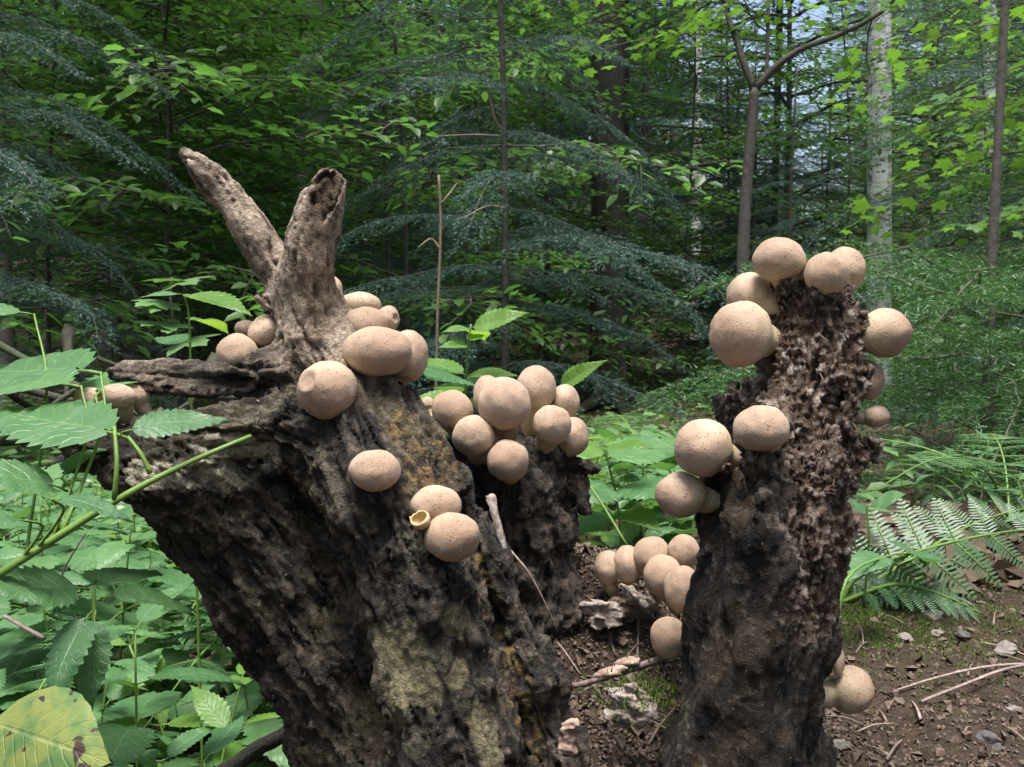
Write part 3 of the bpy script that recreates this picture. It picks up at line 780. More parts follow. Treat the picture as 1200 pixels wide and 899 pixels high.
PUFFS = [
 (278, 415, .648, 24, 24, (305, 448, .66), 'tan puffball hanging lowest of the three left of the forked stump top', GL, {}),
 (309, 387, .660, 20, 20, (330, 405, .668), 'puffball wedged against the dark stub beside the forked stump top', GL, dict(flat=.25, dimples=[(-.1, 1, .35, .35, .15)])),
 (288, 385, .680, 13, 10, (312, 400, .675), 'small puffball half hidden behind two others left of the fork', GL, {}),
 (384, 457, .612, 35, 34.5, (405, 452, .655), 'pale puffball with a deep round dimple below the stump fork', GL, dict(dimples=[(-.55, .32, .75, .30, .14)], seed=2)),
 (442, 412, .628, 41, 29.5, (432, 452, .652), 'largest puffball of the leaning stump, wide and egg shaped', GL, dict(seed=3)),
 (478, 417, .655, 24, 31, (458, 450, .66), 'tall brownish puffball tucked behind the wide egg shaped one', GL, {}),
 (428, 381, .660, 27, 22, (408, 425, .668), 'smooth puffball directly above the wide egg shaped one', GL, dict(seed=5)),
 (422, 358, .690, 25, 16, (398, 400, .676), 'flattish puffball topmost beside the hollow branch', GL, dict(seed=6)),
 (455, 374, .682, 13, 16, (425, 410, .672), 'small puffball with a pore on its side behind the stacked ones', GL, dict(dimples=[(.75, .05, .65, .32, .15)])),
 (390, 340, .690, 11, 16, (365, 370, .672), 'narrow puffball peeping out behind the hollow branch', GL, {}),
 (439, 551, .582, 30, 25, (442, 583, .606), 'puffball on a short stalk on the mossy stump face, alone', GL, dict(flat=.1, seed=8)),
 (511, 594, .588, 30, 25, (505, 604, .618), 'puffball with a broken shell at its side on the stump face', GL, dict(seed=9)),
 (530, 629, .575, 33, 29, (518, 640, .608), 'puffball lowest on the leaning stump face', GL, dict(seed=10)),
 (104, 467, .622, 17, 14, (125, 490, .628), 'puffball at the outer end of the broken side limb', GL, {}),
 (137, 465, .614, 22, 15, (150, 492, .625), 'puffball with an open pore on the broken side limb', GL, dict(dimples=[(.1, .75, .62, .38, .14)])),
 (159, 463, .628, 16, 16, (175, 490, .632), 'puffball wedged between the side limb and the grey slab', GL, dict(seed=12)),
 (93, 506, .606, 13, 13, (118, 520, .615), 'wrinkled brown puffball under the big serrated leaf', GL, dict(lump=.12)),
 (530, 482, .712, 25, 25, (552, 540, .738), 'puffball at the leaning stump end of the cluster', GM, dict(seed=14)),
 (572, 464, .735, 18, 24, (578, 520, .745), 'puffball mostly hidden behind the largest of the cluster', GM, {}),
 (591, 473, .694, 31, 31, (592, 530, .738), 'largest puffball of the cluster, with a dark speck on it', GM, dict(seed=15)),
 (628, 457, .735, 24, 25, (618, 520, .745), 'puffball at the top of the cluster, with a blunt peak', GM, dict(seed=16, flat=-.15)),
 (662, 471, .745, 17, 21, (640, 530, .748), 'puffball at the far upper end of the cluster', GM, dict(seed=17)),
 (647, 498, .712, 23, 23, (632, 540, .738), 'round puffball above the claw-like root of the cluster', GM, dict(seed=18)),
 (671, 512, .736, 19, 23, (648, 545, .745), 'puffball lowest at the claw-like root side of the cluster', GM, {}),
 (555, 511, .690, 25, 24, (565, 550, .728), 'round puffball below and beside the largest of the cluster', GM, dict(seed=20)),
 (595, 540, .683, 25, 24.5, (600, 565, .712), 'lowest puffball of the cluster, with a tiny knob on top', GM, dict(seed=21)),
 (501, 474, .752, 9, 9, (515, 520, .742), 'tiny puffball almost hidden between stump and cluster', GM, {}),
 (913, 305, .618, 31, 26, (928, 350, .628), 'wide puffball crowning the upright stump', GR, dict(seed=23)),
 (968, 322, .606, 25, 25, (966, 362, .622), 'puffball on the stump top, leaning on a larger one behind it', GR, dict(seed=24, flat=-.08)),
 (990, 317, .640, 23, 27, (978, 362, .638), 'puffball behind another one on top of the upright stump', GR, dict(seed=25)),
 (878, 346, .640, 27, 26, (918, 368, .632), 'puffball touching the biggest one from above, upright stump', GR, dict(seed=26)),
 (868, 392, .608, 36, 39, (915, 402, .628), 'biggest puffball, with a brown smudge, high on the upright stump', GR, dict(seed=27)),
 (1036, 390, .622, 30, 29, (992, 402, .628), 'large puffball standing out alone on the fern side of the upright stump', GR, dict(seed=28)),
 (1019, 446, .630, 16, 23, (990, 452, .632), 'narrow puffball half hidden behind the crumbling stump edge', GR, {}),
 (1026, 488, .628, 16, 13, (1000, 492, .632), 'small pale puffball sitting on the knob of the upright stump', GR, {}),
 (892, 502, .570, 33, 27, (900, 535, .585), 'puffball on the front of the upright stump, above the bark edge', GR, dict(seed=31)),
 (824, 525, .596, 34, 34, (870, 545, .618), 'large brownish puffball beside the bark edge of the upright stump', GR, dict(seed=32)),
 (798, 580, .606, 30, 27, (850, 592, .615), 'puffball hanging below the large brownish one', GR, dict(seed=33)),
 (936, 329, .635, 7, 8, (940, 350, .632), 'tiny pinkish puffball between the ones on the stump top', GR, {}),
 (712, 665, .742, 16, 20, (720, 700, .752), 'puffball at the root end of the low row', GB, dict(seed=35)),
 (736, 661, .736, 18, 22, (742, 700, .748), 'second puffball from the root in the low row', GB, dict(seed=36)),
 (764, 652, .728, 23, 23, (770, 700, .748), 'highest and widest puffball of the low row', GB, dict(seed=37)),
 (777, 675, .700, 23, 25, (792, 712, .73), 'puffball with a brown crown in front of the low row', GB, dict(seed=38)),
 (801, 646, .716, 18, 20, (812, 700, .74), 'pinkish puffball of the low row beside the stump bark', GB, {}),
 (800, 691, .676, 22, 28, (815, 722, .70), 'pale puffball of the low row pressed against the bark', GB, dict(seed=39)),
 (784, 747, .652, 22, 24.5, (805, 765, .665), 'puffball lowest of the row, above the twig and moss', GB, dict(seed=40)),
 (996, 808, .628, 27, 27, (955, 815, .628), 'large pale puffball at the foot of the upright stump', GR, dict(seed=41, neck=.6)),
 (980, 778, .622, 8, 16, (968, 790, .622), 'small pointed puffball on top of the large pale one', GR, dict(flat=-.35)),
]
for k, (px, py, d, rx, ry, an, lab, grp, opt) in enumerate(PUFFS):
    opt.setdefault('seed', k)
    puffball(px, py, d, rx, ry, an, lab, grp, **opt)
# broken shell beside the second face puffball
def shell_cup(px, py, d, rpx, label):
    r = rpx / FPX * d; nu = 20; V = []
    rr = np.random.default_rng(3)
    jag = 1 + .18 * rr.normal(size=nu)
    prof = [(.05, -.9), (.6, -.75), (.95, -.2), (1, .25), (.9, .5)]
    for (a, z) in prof: V.append([(a * math.cos(t), a * math.sin(t), z * (jag[i_] if z > .3 else 1)) for i_, t in enumerate(np.arange(nu) / nu * 6.2832)])
    for (a, z) in prof[::-1]: V.append([(a * .86 * math.cos(t), a * .86 * math.sin(t), (z * (jag[i_] if z > .3 else 1)) * .86 + .02) for i_, t in enumerate(np.arange(nu) / nu * 6.2832)])
    V = np.array(V).reshape(-1, 3) * r
    i, j = np.meshgrid(np.arange(9), np.arange(nu), indexing='ij'); a0 = (i * nu + j).ravel(); b0 = (i * nu + (j + 1) % nu).ravel()
    o = add('broken_puffball', mk_mesh('broken_puffball', V, np.stack([a0, b0, b0 + nu, a0 + nu], 1), M_PORE), loc=W(px, py, d), rot=(R(35), R(-20), 0))
    return tag(o, label, 'mushroom', GL)
shell_cup(493, 610, .570, 12, 'broken open puffball shell beside an intact puffball on the stump face')

# ------------------------------------------------------------------ leaves
def leaf_arrays(L=1.0, Wd=.5, teeth=11, serr=.10, droop=.25, fold=.14, quilt=.018, widest=.36, tipk=1.0, wave=.0, seed=0):
    rs = np.random.default_rng(seed)
    st = []
    for k in range(teeth):
        st += [((k + .05) / teeth, 1 - serr), ((k + .80) / teeth, 1 + serr)]
    st.append((1.0, 1.0))
    t = np.array([a for a, _ in st]); mod = np.array([b for _, b in st])
    p = math.log(.5) / math.log(widest)
    w = Wd / 2 * np.clip(np.sin(math.pi * np.clip(t, 0.001, 1) ** p), 0, 1) ** .85 * (1 - .25 * smooth01(t, .55, .95) * tipk)
    w[0] *= .3; w = w * mod; w[-1] = 0.0
    cols = np.array([-1, -.55, 0, .55, 1.0])
    V = []; UV = []
    for k in range(len(t)):
        for cidx, cx in enumerate(cols):
            xx = t[k] * L - abs(cx) * .03 * L * (1 if abs(cx) == 1 else 0)
            yy = cx * w[k]
            lat = (t[k] * 9 - abs(cx) * 2.2)
            zz = fold * abs(yy) - droop * L * t[k] ** 2 + (quilt * L * math.cos(2 * math.pi * lat) if abs(cx) == .55 else 0) - (.35 * abs(yy) * (abs(cx) == 1)) * .3
            zz += wave * L * math.sin(7 * t[k] + cx * 2 + seed)
            V.append((xx, yy, zz)); UV.append((cx, t[k]))
    n_ = len(t); Q = []
    for k in range(n_ - 1):
        for cidx in range(4):
            a = k * 5 + cidx
            Q.append((a, a + 1, a + 6, a + 5))
    return np.array(V), np.array(Q)[:, ::-1], np.array(UV)
def leaf_mesh(name, m, petiole=.18, **kw):
    V, Q, UV = leaf_arrays(**kw)
    A = Acc(); L = kw.get('L', 1.0)
    A.add(V + np.array([petiole * L, 0, 0]), None, Q, 0, UV)
    if petiole:
        p = np.array([[0, 0, -.01], [petiole * .5, 0, .0], [petiole + .03, 0, -.003]]) * L
        v, t, q = tube(p, np.array([.012, .010, .008]) * L, 5); A.add(v, t, q, 1)
    return A.mesh(name, [m, M_STEM])
LEAFV = [leaf_mesh('nettle_leaf', M_NETTLE, .16, Wd=w, droop=dr, fold=fo, teeth=12, serr=.10, seed=k, wave=wv)
         for k, (w, dr, fo, wv) in enumerate([(.50, .20, .16, .010), (.44, .34, .24, .015), (.55, .10, .10, .012), (.48, .45, .12, .02)])]
LEAFY = [leaf_mesh('young_leaf', M_LIME, .10, Wd=w, droop=dr, fold=fo, teeth=11, serr=.08, seed=k + 5) for k, (w, dr, fo) in enumerate([(.42, .12, .30), (.46, .25, .18), (.36, .3, .4)])]
LEAFR = [leaf_mesh('round_leaf', M_NETTLE, .20, Wd=.72, droop=.12, fold=.06, teeth=7, serr=.02, widest=.45, seed=k + 9) for k in range(2)]
LEAFYEL = leaf_mesh('yellow_leaf', M_YELLOW, .05, Wd=.62, droop=.10, fold=-.06, teeth=9, serr=.015, widest=.42, quilt=.012, seed=4, wave=.01)
def put_leaf(parent, me, base, tip, up=(0, 0, 1), name='leaf', length=1.12, origin=None, roll=0.0):
    base = np.asarray(base, float); tip = np.asarray(tip, float)
    ux = tip - base; L = np.linalg.norm(ux); ux = ux / L
    up = np.asarray(up, float); uy = np.cross(up, ux); uy /= np.linalg.norm(uy); uz = np.cross(ux, uy)
    m = Matrix(np.stack([ux, uy, uz], 1).tolist()).to_4x4() @ Matrix.Rotation(roll, 4, 'X')
    o = add(name, me, parent)
    s = L / length
    loc = base - (np.zeros(3) if origin is None else np.asarray(origin))
    o.matrix_local = Matrix.Translation(Vector(loc.tolist())) @ m @ Matrix.Scale(s, 4)
    return o
def stem_mesh(name, pts, r0, r1, m, n=12, sides=7, jitter=0.0):
    P = spline(pts, n); v, t, q = tube(P, np.linspace(r0, r1, n), sides, jitter=jitter, seed=len(pts))
    A = Acc(); A.add(v, t, q, 0); return A.mesh(name, [m])

# ---- nettles and other herbs of the forest floor
def make_herb(h, nodes, lmin, lmax, meshes, seed, pitch=.1, name='nettle'):
    rs = np.random.default_rng(seed)
    parts = []
    bend = rs.normal(size=2) * .12 * h
    P = np.array([[0, 0, 0], [bend[0] * .3, bend[1] * .3, h * .5], [bend[0], bend[1], h]])
    parts.append(('stem', stem_mesh('herb_stem', P, .0014 + .002 * h, .0008, M_STEM, 9, 6), None))
    S = spline(P, 30)
    rot = rs.uniform(0, 3.14)
    for k in range(nodes):
        f = .28 + .72 * k / max(nodes - 1, 1)
        b = S[int(f * 29)]
        L = lmax * (1 - .75 * abs(f - .62) / .6) * rs.uniform(.85, 1.15)
        L = max(L, lmin)
        for s_ in (0, 1):
            an = rot + k * 1.57 + s_ * 3.1416 + rs.normal() * .25
            el = pitch + (f - .6) * .9 + rs.normal() * .15
            d = np.array([math.cos(an) * math.cos(el), math.sin(an) * math.cos(el), math.sin(el)])
            parts.append(('leaf', meshes[rs.integers(len(meshes))], (b, b + d * L, rs.normal() * .2)))
    return parts
def place_herb(parts, name, loc, rz, sc, label, cat, group):
    root = empty(name, loc, rz); root.scale = (sc,) * 3
    for nm, me, pl in parts:
        if pl is None: add(nm, me, root)
        else: put_leaf(root, me, pl[0], pl[1], roll=pl[2])
    tag(root, label, cat, group)
    return root
HERBS = [make_herb(.20, 5, .05, .12, LEAFV, 1, .0), make_herb(.26, 6, .05, .13, LEAFV, 2, .0), make_herb(.16, 4, .05, .11, LEAFV, 3, .0),
         make_herb(.30, 7, .05, .13, LEAFV, 4, .0), make_herb(.14, 4, .04, .095, LEAFV, 5, .05), make_herb(.15, 4, .04, .075, LEAFR, 6, .1), make_herb(.18, 5, .03, .08, LEAFY, 8, .1)]
HH = [.20, .26, .16, .30, .14, .15, .18]
def blocked(x, y):
    if y < .74: return True
    px = 600 + FPX * x / y
    if y < 1.0 and 250 < px < 1080: return True
    return False
rs = np.random.default_rng(21)
cnt = 0; placed = []
while cnt < 300:
    y = .74 + 2.4 * rs.random() ** 1.3
    x = rs.uniform(-.60, .20) * y
    px = 600 + FPX * x / y
    if blocked(x, y): continue
    if px > 820: continue
    if any((x - a) ** 2 + (y - b) ** 2 < (.030 + .02 * y) ** 2 for a, b in placed): continue
    z = tz(x, y); k = rs.integers(7); sc = rs.uniform(.8, 1.25)
    top = z + sc * HH[k]
    vy = 449.5 - FPX * math.tan(math.atan2(top - CAMZ, y) + PITCH)
    lim = 560 if px < 330 else 500
    lim = 560 + (100 if y < 1.1 else 0) if px < 330 else 515 + (40 if y > 1.5 else 0)
    want = CAMZ + y * math.tan(math.atan2(449.5 - lim, FPX) - PITCH)
    if top > want: sc *= max(.45, (want - z) / (top - z))
    placed.append((x, y)); cnt += 1
    size = 'low' if sc * HH[k] < .13 else 'knee-high' if sc * HH[k] > .22 else 'mid-sized'
    kd = 'serrated green nettle ' if k < 5 else 'round-leaved green herb ' if k == 5 else 'bright lime herb '
    lab = size + ' ' + kd + [b for a, b in ((0, ['below the yellowing leaf', 'under the slanting green stem', 'near the brush pile']), (90, ['below the yellowing leaf', 'under the slanting green stem', 'near the brush pile']), (200, ['beside the yellowing leaf', 'under the broken side limb', 'beyond the side limb']), (420, ['against the leaning stump underside', 'close behind the leaning stump', 'far behind the leaning stump']), (560, ['behind the leaning stump', 'behind the bright young plant', 'far behind the bright young plant']), (690, ['behind the puffball cluster'] * 2 + ['far behind the puffball cluster']), (3000, ['in the gap between the stumps'] * 2 + ['far back in the gap between the stumps'])) if px < a][0][0 if y < 1.1 else 1 if y < 1.8 else 2]
    place_herb(HERBS[k], 'nettle' if k < 5 else 'woodland_herb', (x, y, z - .005), rs.uniform(0, 6.28), sc, lab, 'nettle' if k < 5 else 'herb', 'herbs: ' + lab)

# ---- the named foreground plants
def plant(name, base, label, cat='plant'):
    o = empty(name, base); tag(o, label, cat); return o, np.asarray(base, float)
def stem_to(root, b0, pts, r0, r1, m=None, nm='stem'):
    return add(nm, stem_mesh(nm, np.asarray(pts) - b0, r0, r1, m or M_STEM, 16, 8), root)
b0 = W(-150, 760, .50)
root, b0 = plant('broad_leaved_plant', b0, 'green plant with a thick slanting stem and broad serrated leaves before the stump')
stem_to(root, b0, [b0, W(0, 672, .52), W(130, 590, .535), W(215, 545, .55), W(294, 511, .575)], .0027, .0013)
for (bx, by, bd, tx, ty, td, k, up, rl) in [
    (134, 585, .535, 134, 500, .545, -1, None, 0), (176, 555, .542, 150, 512, .545, -1, None, 0)]:
    add('petiole', stem_mesh('petiole', np.array([W(bx, by, bd), W((bx + tx) / 2 + 3, (by + ty) / 2, bd), W(tx, ty, td)]) - b0, .0015, .0011, M_STEM, 8, 6), root)
FG = [ # base px, tip px, mesh, normal
 ((140, 507, .545), (262, 478, .56), 0, (-.05, -.55, .8)), ((150, 512, .545), (-25, 468, .58), 2, (.1, -.42, .9)),
 ((118, 436, .60), (-60, 424, .66), 2, (0, -.35, .9)), ((95, 452, .58), (-50, 440, .62), 0, (0, -.25, .9)),
 ((112, 462, .60), (196, 412, .72), 2, (-.1, -.6, .8)), ((40, 368, .66), (-90, 352, .64), 0, (0, -.3, .9)),
 ((80, 575, .55), (-70, 520, .50), 3, (.1, -.5, .85)), ((72, 560, .56), (118, 505, .60), 1, (-.2, -.6, .8)),
 ((60, 585, .50), (150, 588, .50), 1, (0, -.3, .9)), ((30, 610, .50), (-60, 600, .47), 0, (0, -.4, .9)),
 ((105, 690, .56), (-30, 680, .50), 2, (.1, -.6, .8)), ((95, 690, .58), (190, 650, .66), 0, (0, -.5, .9)), ((118, 700, .57), (235, 690, .62), 1, (0, -.5, .9)),
 ((108, 715, .55), (45, 800, .50), 3, (-.1, -.6, .7)), ((112, 715, .55), (98, 830, .52), 1, (.2, -.8, .5)),
]
for (bp, tp, k, up) in FG:
    put_leaf(root, LEAFV[k], W(*bp), W(*tp), up, origin=b0)
    # short stalk so that no leaf hangs free
for (bp, tp, _, _) in FG[2:10]:
    q = W(*bp); xx = bp[0] * .55 + 8; t_ = W(xx, 672 - .625 * xx, .522 + .0001 * xx)
    add('petiole', stem_mesh('petiole', np.array([q, q * .6 + t_ * .4 + [.008, .004, .004], t_]) - b0, .0007, .0010, M_STEM, 10, 5), root)
add('stem', stem_mesh('stem', np.array([W(60, 960, .52), W(108, 820, .55), W(110, 720, .565), W(110, 690, .57)]) - b0, .0022, .0009, M_STEM, 12, 7), root)

def sprig(name, base, pts, leaves, label, r=(.0016, .0008), m=None, cat='plant', meshes=None):
    root, b = plant(name, base, label, cat)
    stem_to(root, b, pts, r[0], r[1], m)
    for (bp, tp, me, up) in leaves: put_leaf(root, me, W(*bp), W(*tp), up, origin=b)
    return root
# bright young plant between stump and cluster
pb = np.array([W(548, 470, .90)[0], .92, 0.0]); pb[2] = tz(pb[0], pb[1])
sprig('young_plant', pb, [pb, W(545, 520, .91), W(546, 450, .90), W(549, 400, .89), (W(552, 380, .89))],
 [((551, 385, .89), (618, 361, .86), LEAFY[0], (-.1, -.75, .6)), ((550, 385, .89), (520, 382, .87), LEAFY[1], (0, -.5, .8)), ((550, 388, .89), (570, 384, .95), LEAFY[1], (0, -.4, .9)),
  ((549, 405, .89), (519, 399, .86), LEAFY[2], (.1, -.7, .6)), ((549, 400, .89), (568, 388, .92), LEAFY[0], (0, -.5, .8)),
  ((547, 440, .90), (478, 412, .93), LEAFY[0], (0, -.3, .9)), ((546, 446, .90), (505, 432, .80), LEAFV[2], (0, -.75, .6)), ((547, 440, .90), (606, 428, .88), LEAFY[1], (0, -.4, .9)),
  ((546, 450, .90), (610, 442, .98), LEAFV[0], (0, -.4, .9)), ((545, 470, .90), (480, 455, .88), LEAFY[2], (.1, -.5, .8)), ((545, 475, .90), (600, 462, .92), LEAFY[0], (0, -.4, .9)),
  ((545, 468, .90), (488, 478, .86), LEAFY[1], (0, -.5, .8)), ((546, 455, .90), (520, 440, 1.0), LEAFV[1], (0, -.4, .9))],
 'bright young plant with pairs of lime leaves behind the puffball cluster')
pb = np.array([W(660, 470, .98)[0], .98, 0.0]); pb[2] = tz(pb[0], pb[1])
sprig('young_plant', pb, [pb, W(655, 500, .98), W(655, 455, .97)], [((655, 455, .97), (700, 418, .93), LEAFY[2], (-.3, -.8, .4)), ((655, 460, .97), (610, 450, 1.02), LEAFV[1], (0, -.4, .9))],
 'single upright leaf on a stalk rising behind the puffball cluster')
# herbs in the gap
pb = np.array([W(735, 600, 1.05)[0], 1.05, 0.0]); pb[2] = tz(pb[0], pb[1])
sprig('broad_leaved_plant', pb, [pb, W(725, 600, 1.05), W(712, 540, 1.04), W(708, 525, 1.04)],
 [((708, 527, 1.04), (760, 508, .98), LEAFY[1], (0, -.4, .9)), ((708, 527, 1.04), (668, 530, 1.0), LEAFY[1], (0, -.5, .8)), ((715, 545, 1.04), (800, 505, 1.15), LEAFV[2], (0, -.35, .9)),
  ((718, 565, 1.04), (640, 580, .92), LEAFV[2], (0, -.5, .9)), ((720, 570, 1.04), (795, 570, .95), LEAFV[2], (0, -.55, .8)), ((724, 600, 1.05), (770, 600, .96), LEAFY[1], (0, -.5, .8)), ((724, 605, 1.05), (668, 615, 1.0), LEAFV[0], (0, -.5, .8))],
 'broad leaved herb in the gap between the two stumps')
stemo = stem_mesh('dry_stem', np.array([W(735, 640, .88), W(705, 590, .9), W(668, 535, .93)]) - W(735, 640, .88), .0014, .001, M_STEM, 8, 6)
tag(add('bare_stalk', stemo, loc=W(735, 640, .88)), 'thin bare green stalk leaning over behind the low row of puffballs', 'stalk')
# limp leaf reaching in behind the fork
pb = np.array([W(230, 600, .98)[0], .98, 0.0]); pb[2] = tz(pb[0], pb[1])
sprig('broad_leaved_plant', pb, [pb, W(225, 500, .98), W(222, 380, .97), W(216, 346, .96)],
 [((216, 345, .96), (297, 357, .90), LEAFY[0], (0, -.2, .95)), ((216, 345, .96), (165, 341, .94), LEAFV[0], (0, -.25, .95)), ((222, 375, .97), (270, 372, 1.05), LEAFY[1], (0, -.3, .9)), ((224, 400, .97), (180, 392, 1.0), LEAFV[2], (0, -.4, .9))],
 'slender plant with two long flat leaves beside the dark stub')
# yellowing leaf, lower left
pb = np.array([W(-20, 940, .46)[0], .47, 0.0]); pb[2] = tz(pb[0], pb[1])
sprig('yellowing_plant', pb, [pb, W(-40, 1000, .47), W(-30, 930, .465), W(-12, 850, .47)], [((-12, 845, .475), (128, 893, .43), LEAFYEL, (.12, -.86, .5))],
 'large yellowing leaf with green veins and dark blotches', m=M_STEM)
# right of the upright snag
pb = np.array([W(1018, 640, 1.0)[0], 1.0, 0.0]); pb[2] = tz(pb[0], pb[1])
sprig('round_leaved_plant', pb, [pb, W(1018, 640, 1.0), W(1016, 600, 1.0), W(1015, 592, 1.0)],
 [((1015, 594, 1.0), (1056, 576, .97), LEAFR[0], (0, -.55, .8)), ((1015, 594, 1.0), (988, 585, .97), LEAFR[1], (.1, -.5, .8)), ((1016, 598, 1.0), (1020, 588, 1.08), LEAFR[0], (0, -.3, .9))],
 'small plant with rounded smooth leaves beside the upright stump')
pb = np.array([W(985, 700, .86)[0], .86, 0.0]); pb[2] = tz(pb[0], pb[1])
sprig('young_plant', pb, [pb, W(992, 680, .88), W(1040, 652, .95), W(1070, 648, 1.0)], [((1042, 652, .96), (996, 656, .90), LEAFV[1], (0, -.25, 1)), ((1060, 648, .98), (1090, 640, 1.08), LEAFV[0], (0, -.4, .9))],
 'herb with a long narrow leaf arching out from behind the upright stump')
for k, (px, y_, h_, lab) in enumerate([(1098, 1.75, .30, 'small herb with bright leaf pairs beyond the fern'), (1155, 1.55, .26, 'low spreading herb at the edge of the fern'), (1215, 1.3, .24, 'herb with long leaves over the fern tips'), (1060, 2.2, .28, 'pale herb in the dark behind the upright stump')]):
    x = (px - 600) / FPX * y_
    ph = place_herb(HERBS[k], 'woodland_herb', (x, y_, tz(x, y_) + .02), k * 1.3, .5, lab, 'plant', None)

# ---- ferns
def pinna_mesh(seed, n=13):
    A = Acc(); rs = np.random.default_rng(seed)
    v, t, q = tube([[0, 0, 0], [.5, 0, .0], [1, 0, -.06]], [.014, .010, .003], 4); A.add(v, t, q, 1)
    for k in range(n):
        f = (k + .6) / n
        L = .30 * (1 - f) ** .55 * (0.75 + .25 * min(1, f * 6))
        for s_ in (-1, 1):
            b = np.array([f, 0, -.06 * f * f]); d = np.array([.34, s_ * .94, -.10 + rs.normal() * .06]); w = np.array([.94, -s_ * .34, 0]) * .024
            p = [b - w * .7, b + w * .7, b + d * L * .6 + w * .9, b + d * L, b + d * L * .6 - w * .7]
            A.add(p, [[0, 1, 2], [0, 2, 4], [4, 2, 3]] if s_ > 0 else [[0, 2, 1], [0, 4, 2], [4, 3, 2]], None, 0)
    return A.mesh('pinna', [M_FERN, M_STEM])
PINNA = [pinna_mesh(k) for k in range(3)]
def frond(root, b0, pts, n, lmax, nrm, seed, r=.003):
    rs = np.random.default_rng(seed)
    S = spline(pts, 60); nrm = np.asarray(nrm, float)
    rc = add('rachis', stem_mesh('rachis', np.asarray(pts) - b0, r, .0008, M_STEM, 24, 6), root)
    for k in range(n):
        f = .18 + .80 * k / n
        b = S[int(f * 59)]; tn = S[min(int(f * 59) + 1, 59)] - S[max(int(f * 59) - 1, 0)]; tn /= np.linalg.norm(tn)
        L = lmax * math.sin(math.pi * min(1, (.15 + .85 * f)) ** .8) ** .8 + .006
        sd = np.cross(nrm, tn); sd /= np.linalg.norm(sd)
        for s_ in (-1, 1):
            d = sd * s_ * .95 + tn * .30 + nrm * rs.normal() * .06
            put_leaf(root, PINNA[rs.integers(3)], b, b + d * L, nrm, 'pinna', 1.0, b0)
pb = W(985, 705, 1.05); pb[2] = tz(pb[0], pb[1])
root, b0 = plant('fern', pb, 'fern with an arching pale midrib and comb-like leaflets beside the upright stump', 'fern')
frond(root, b0, [pb, W(1010, 672, 1.05), W(1090, 642, 1.08), W(1190, 622, 1.15), W(1290, 618, 1.3)], 8, .070, (-.25, -.75, .55), 1, .0030)
frond(root, b0, [pb, W(1040, 690, 1.10), W(1120, 672, 1.2), W(1215, 690, 1.35)], 9, .065, (-.1, -.4, .9), 2)
frond(root, b0, [pb, W(1060, 660, 1.15), W(1150, 610, 1.35), W(1230, 590, 1.6)], 9, .066, (-.1, -.75, .6), 3)
frond(root, b0, [pb, W(1050, 685, 1.02), W(1110, 700, 1.02), W(1160, 725, 1.04)], 10, .03, (0, -.5, .85), 4)
for k, (px, y_, h_, lab) in enumerate([(1190, 1.6, .16, 'fern drooping at the edge of the bare soil'), (160, 1.25, .26, 'small fern among the nettles beside the leaning stump'), (345, 1.35, .22, 'fern half hidden behind the leaning stump'), (760, 1.9, .2, 'fern in the gap between the stumps, among nettles')]):
    x = (px - 600) / FPX * y_; z = tz(x, y_); pb = np.array([x, y_, z])
    root, b0 = plant('fern', pb, lab, 'fern')
    for q in range(5):
        an = q * 1.256 + k; d = np.array([math.cos(an), math.sin(an), 0])
        frond(root, b0, [pb, pb + d * .08 + [0, 0, h_ * .6], pb + d * .22 + [0, 0, h_ * .8], pb + d * .38 + [0, 0, h_ * .6]], 12, .07, (0, 0, 1), 10 + q + k * 7, .0022)

# ------------------------------------------------------------------ trees and undergrowth
def scatter(A, tv, tt, pos, dx, nm, sc, m=0, rs=None):
    """many copies of a small template: pos, direction, normal and size per copy"""
    dx = dx / (np.linalg.norm(dx, axis=1)[:, None] + 1e-12)
    dy = np.cross(nm, dx); dy /= np.linalg.norm(dy, axis=1)[:, None] + 1e-12
    dz = np.cross(dx, dy)
    n_ = len(pos); k = len(tv)
    V = pos[:, None, :] + sc[:, None, None] * (tv[None, :, :1] * dx[:, None] + tv[None, :, 1:2] * dy[:, None] + tv[None, :, 2:] * dz[:, None])
    T = (np.asarray(tt)[None] + (np.arange(n_) * k)[:, None, None]).reshape(-1, 3)
    rn = np.repeat((rs or rng).random(n_), k)
    A.add(V.reshape(-1, 3), T, None, m, None, rn)
OV_V = np.array([(0, 0, 0), (.33, .27, .06), (.33, -.27, .06), (.72, .20, .02), (.72, -.20, .02), (1, 0, -.10), (.5, 0, -.02)], float)
OV_T = [(0, 6, 1), (0, 2, 6), (1, 6, 3), (2, 4, 6), (3, 6, 5), (4, 5, 6)]
def maple_template():
    lobes = [(0, .0)]
    pts = []
    for ang, r_ in [(-150, .34), (-122, .68), (-108, .60), (-92, .50), (-74, .72), (-64, .92), (-50, .76), (-32, .54), (-20, .78), (-10, .82), (0, 1.0), (10, .82), (20, .78), (32, .54), (50, .76), (64, .92), (74, .72), (92, .50), (108, .60), (122, .68), (150, .34)]:
        pts.append((r_ * math.cos(R(ang)) * .62 + .38, r_ * math.sin(R(ang)) * .62, -.10 * r_ * r_))
    V = np.array([(.38, 0, 0)] + pts); n_ = len(pts)
    T = [(0, k + 1, k + 2) for k in range(n_ - 1)] + [(0, n_, 1)]
    return V, T
MP_V, MP_T = maple_template()
ND_V = np.array([(0, -.075, 0), (0, .075, 0), (1, 0, 0)], float); ND_T = [(0, 1, 2)]

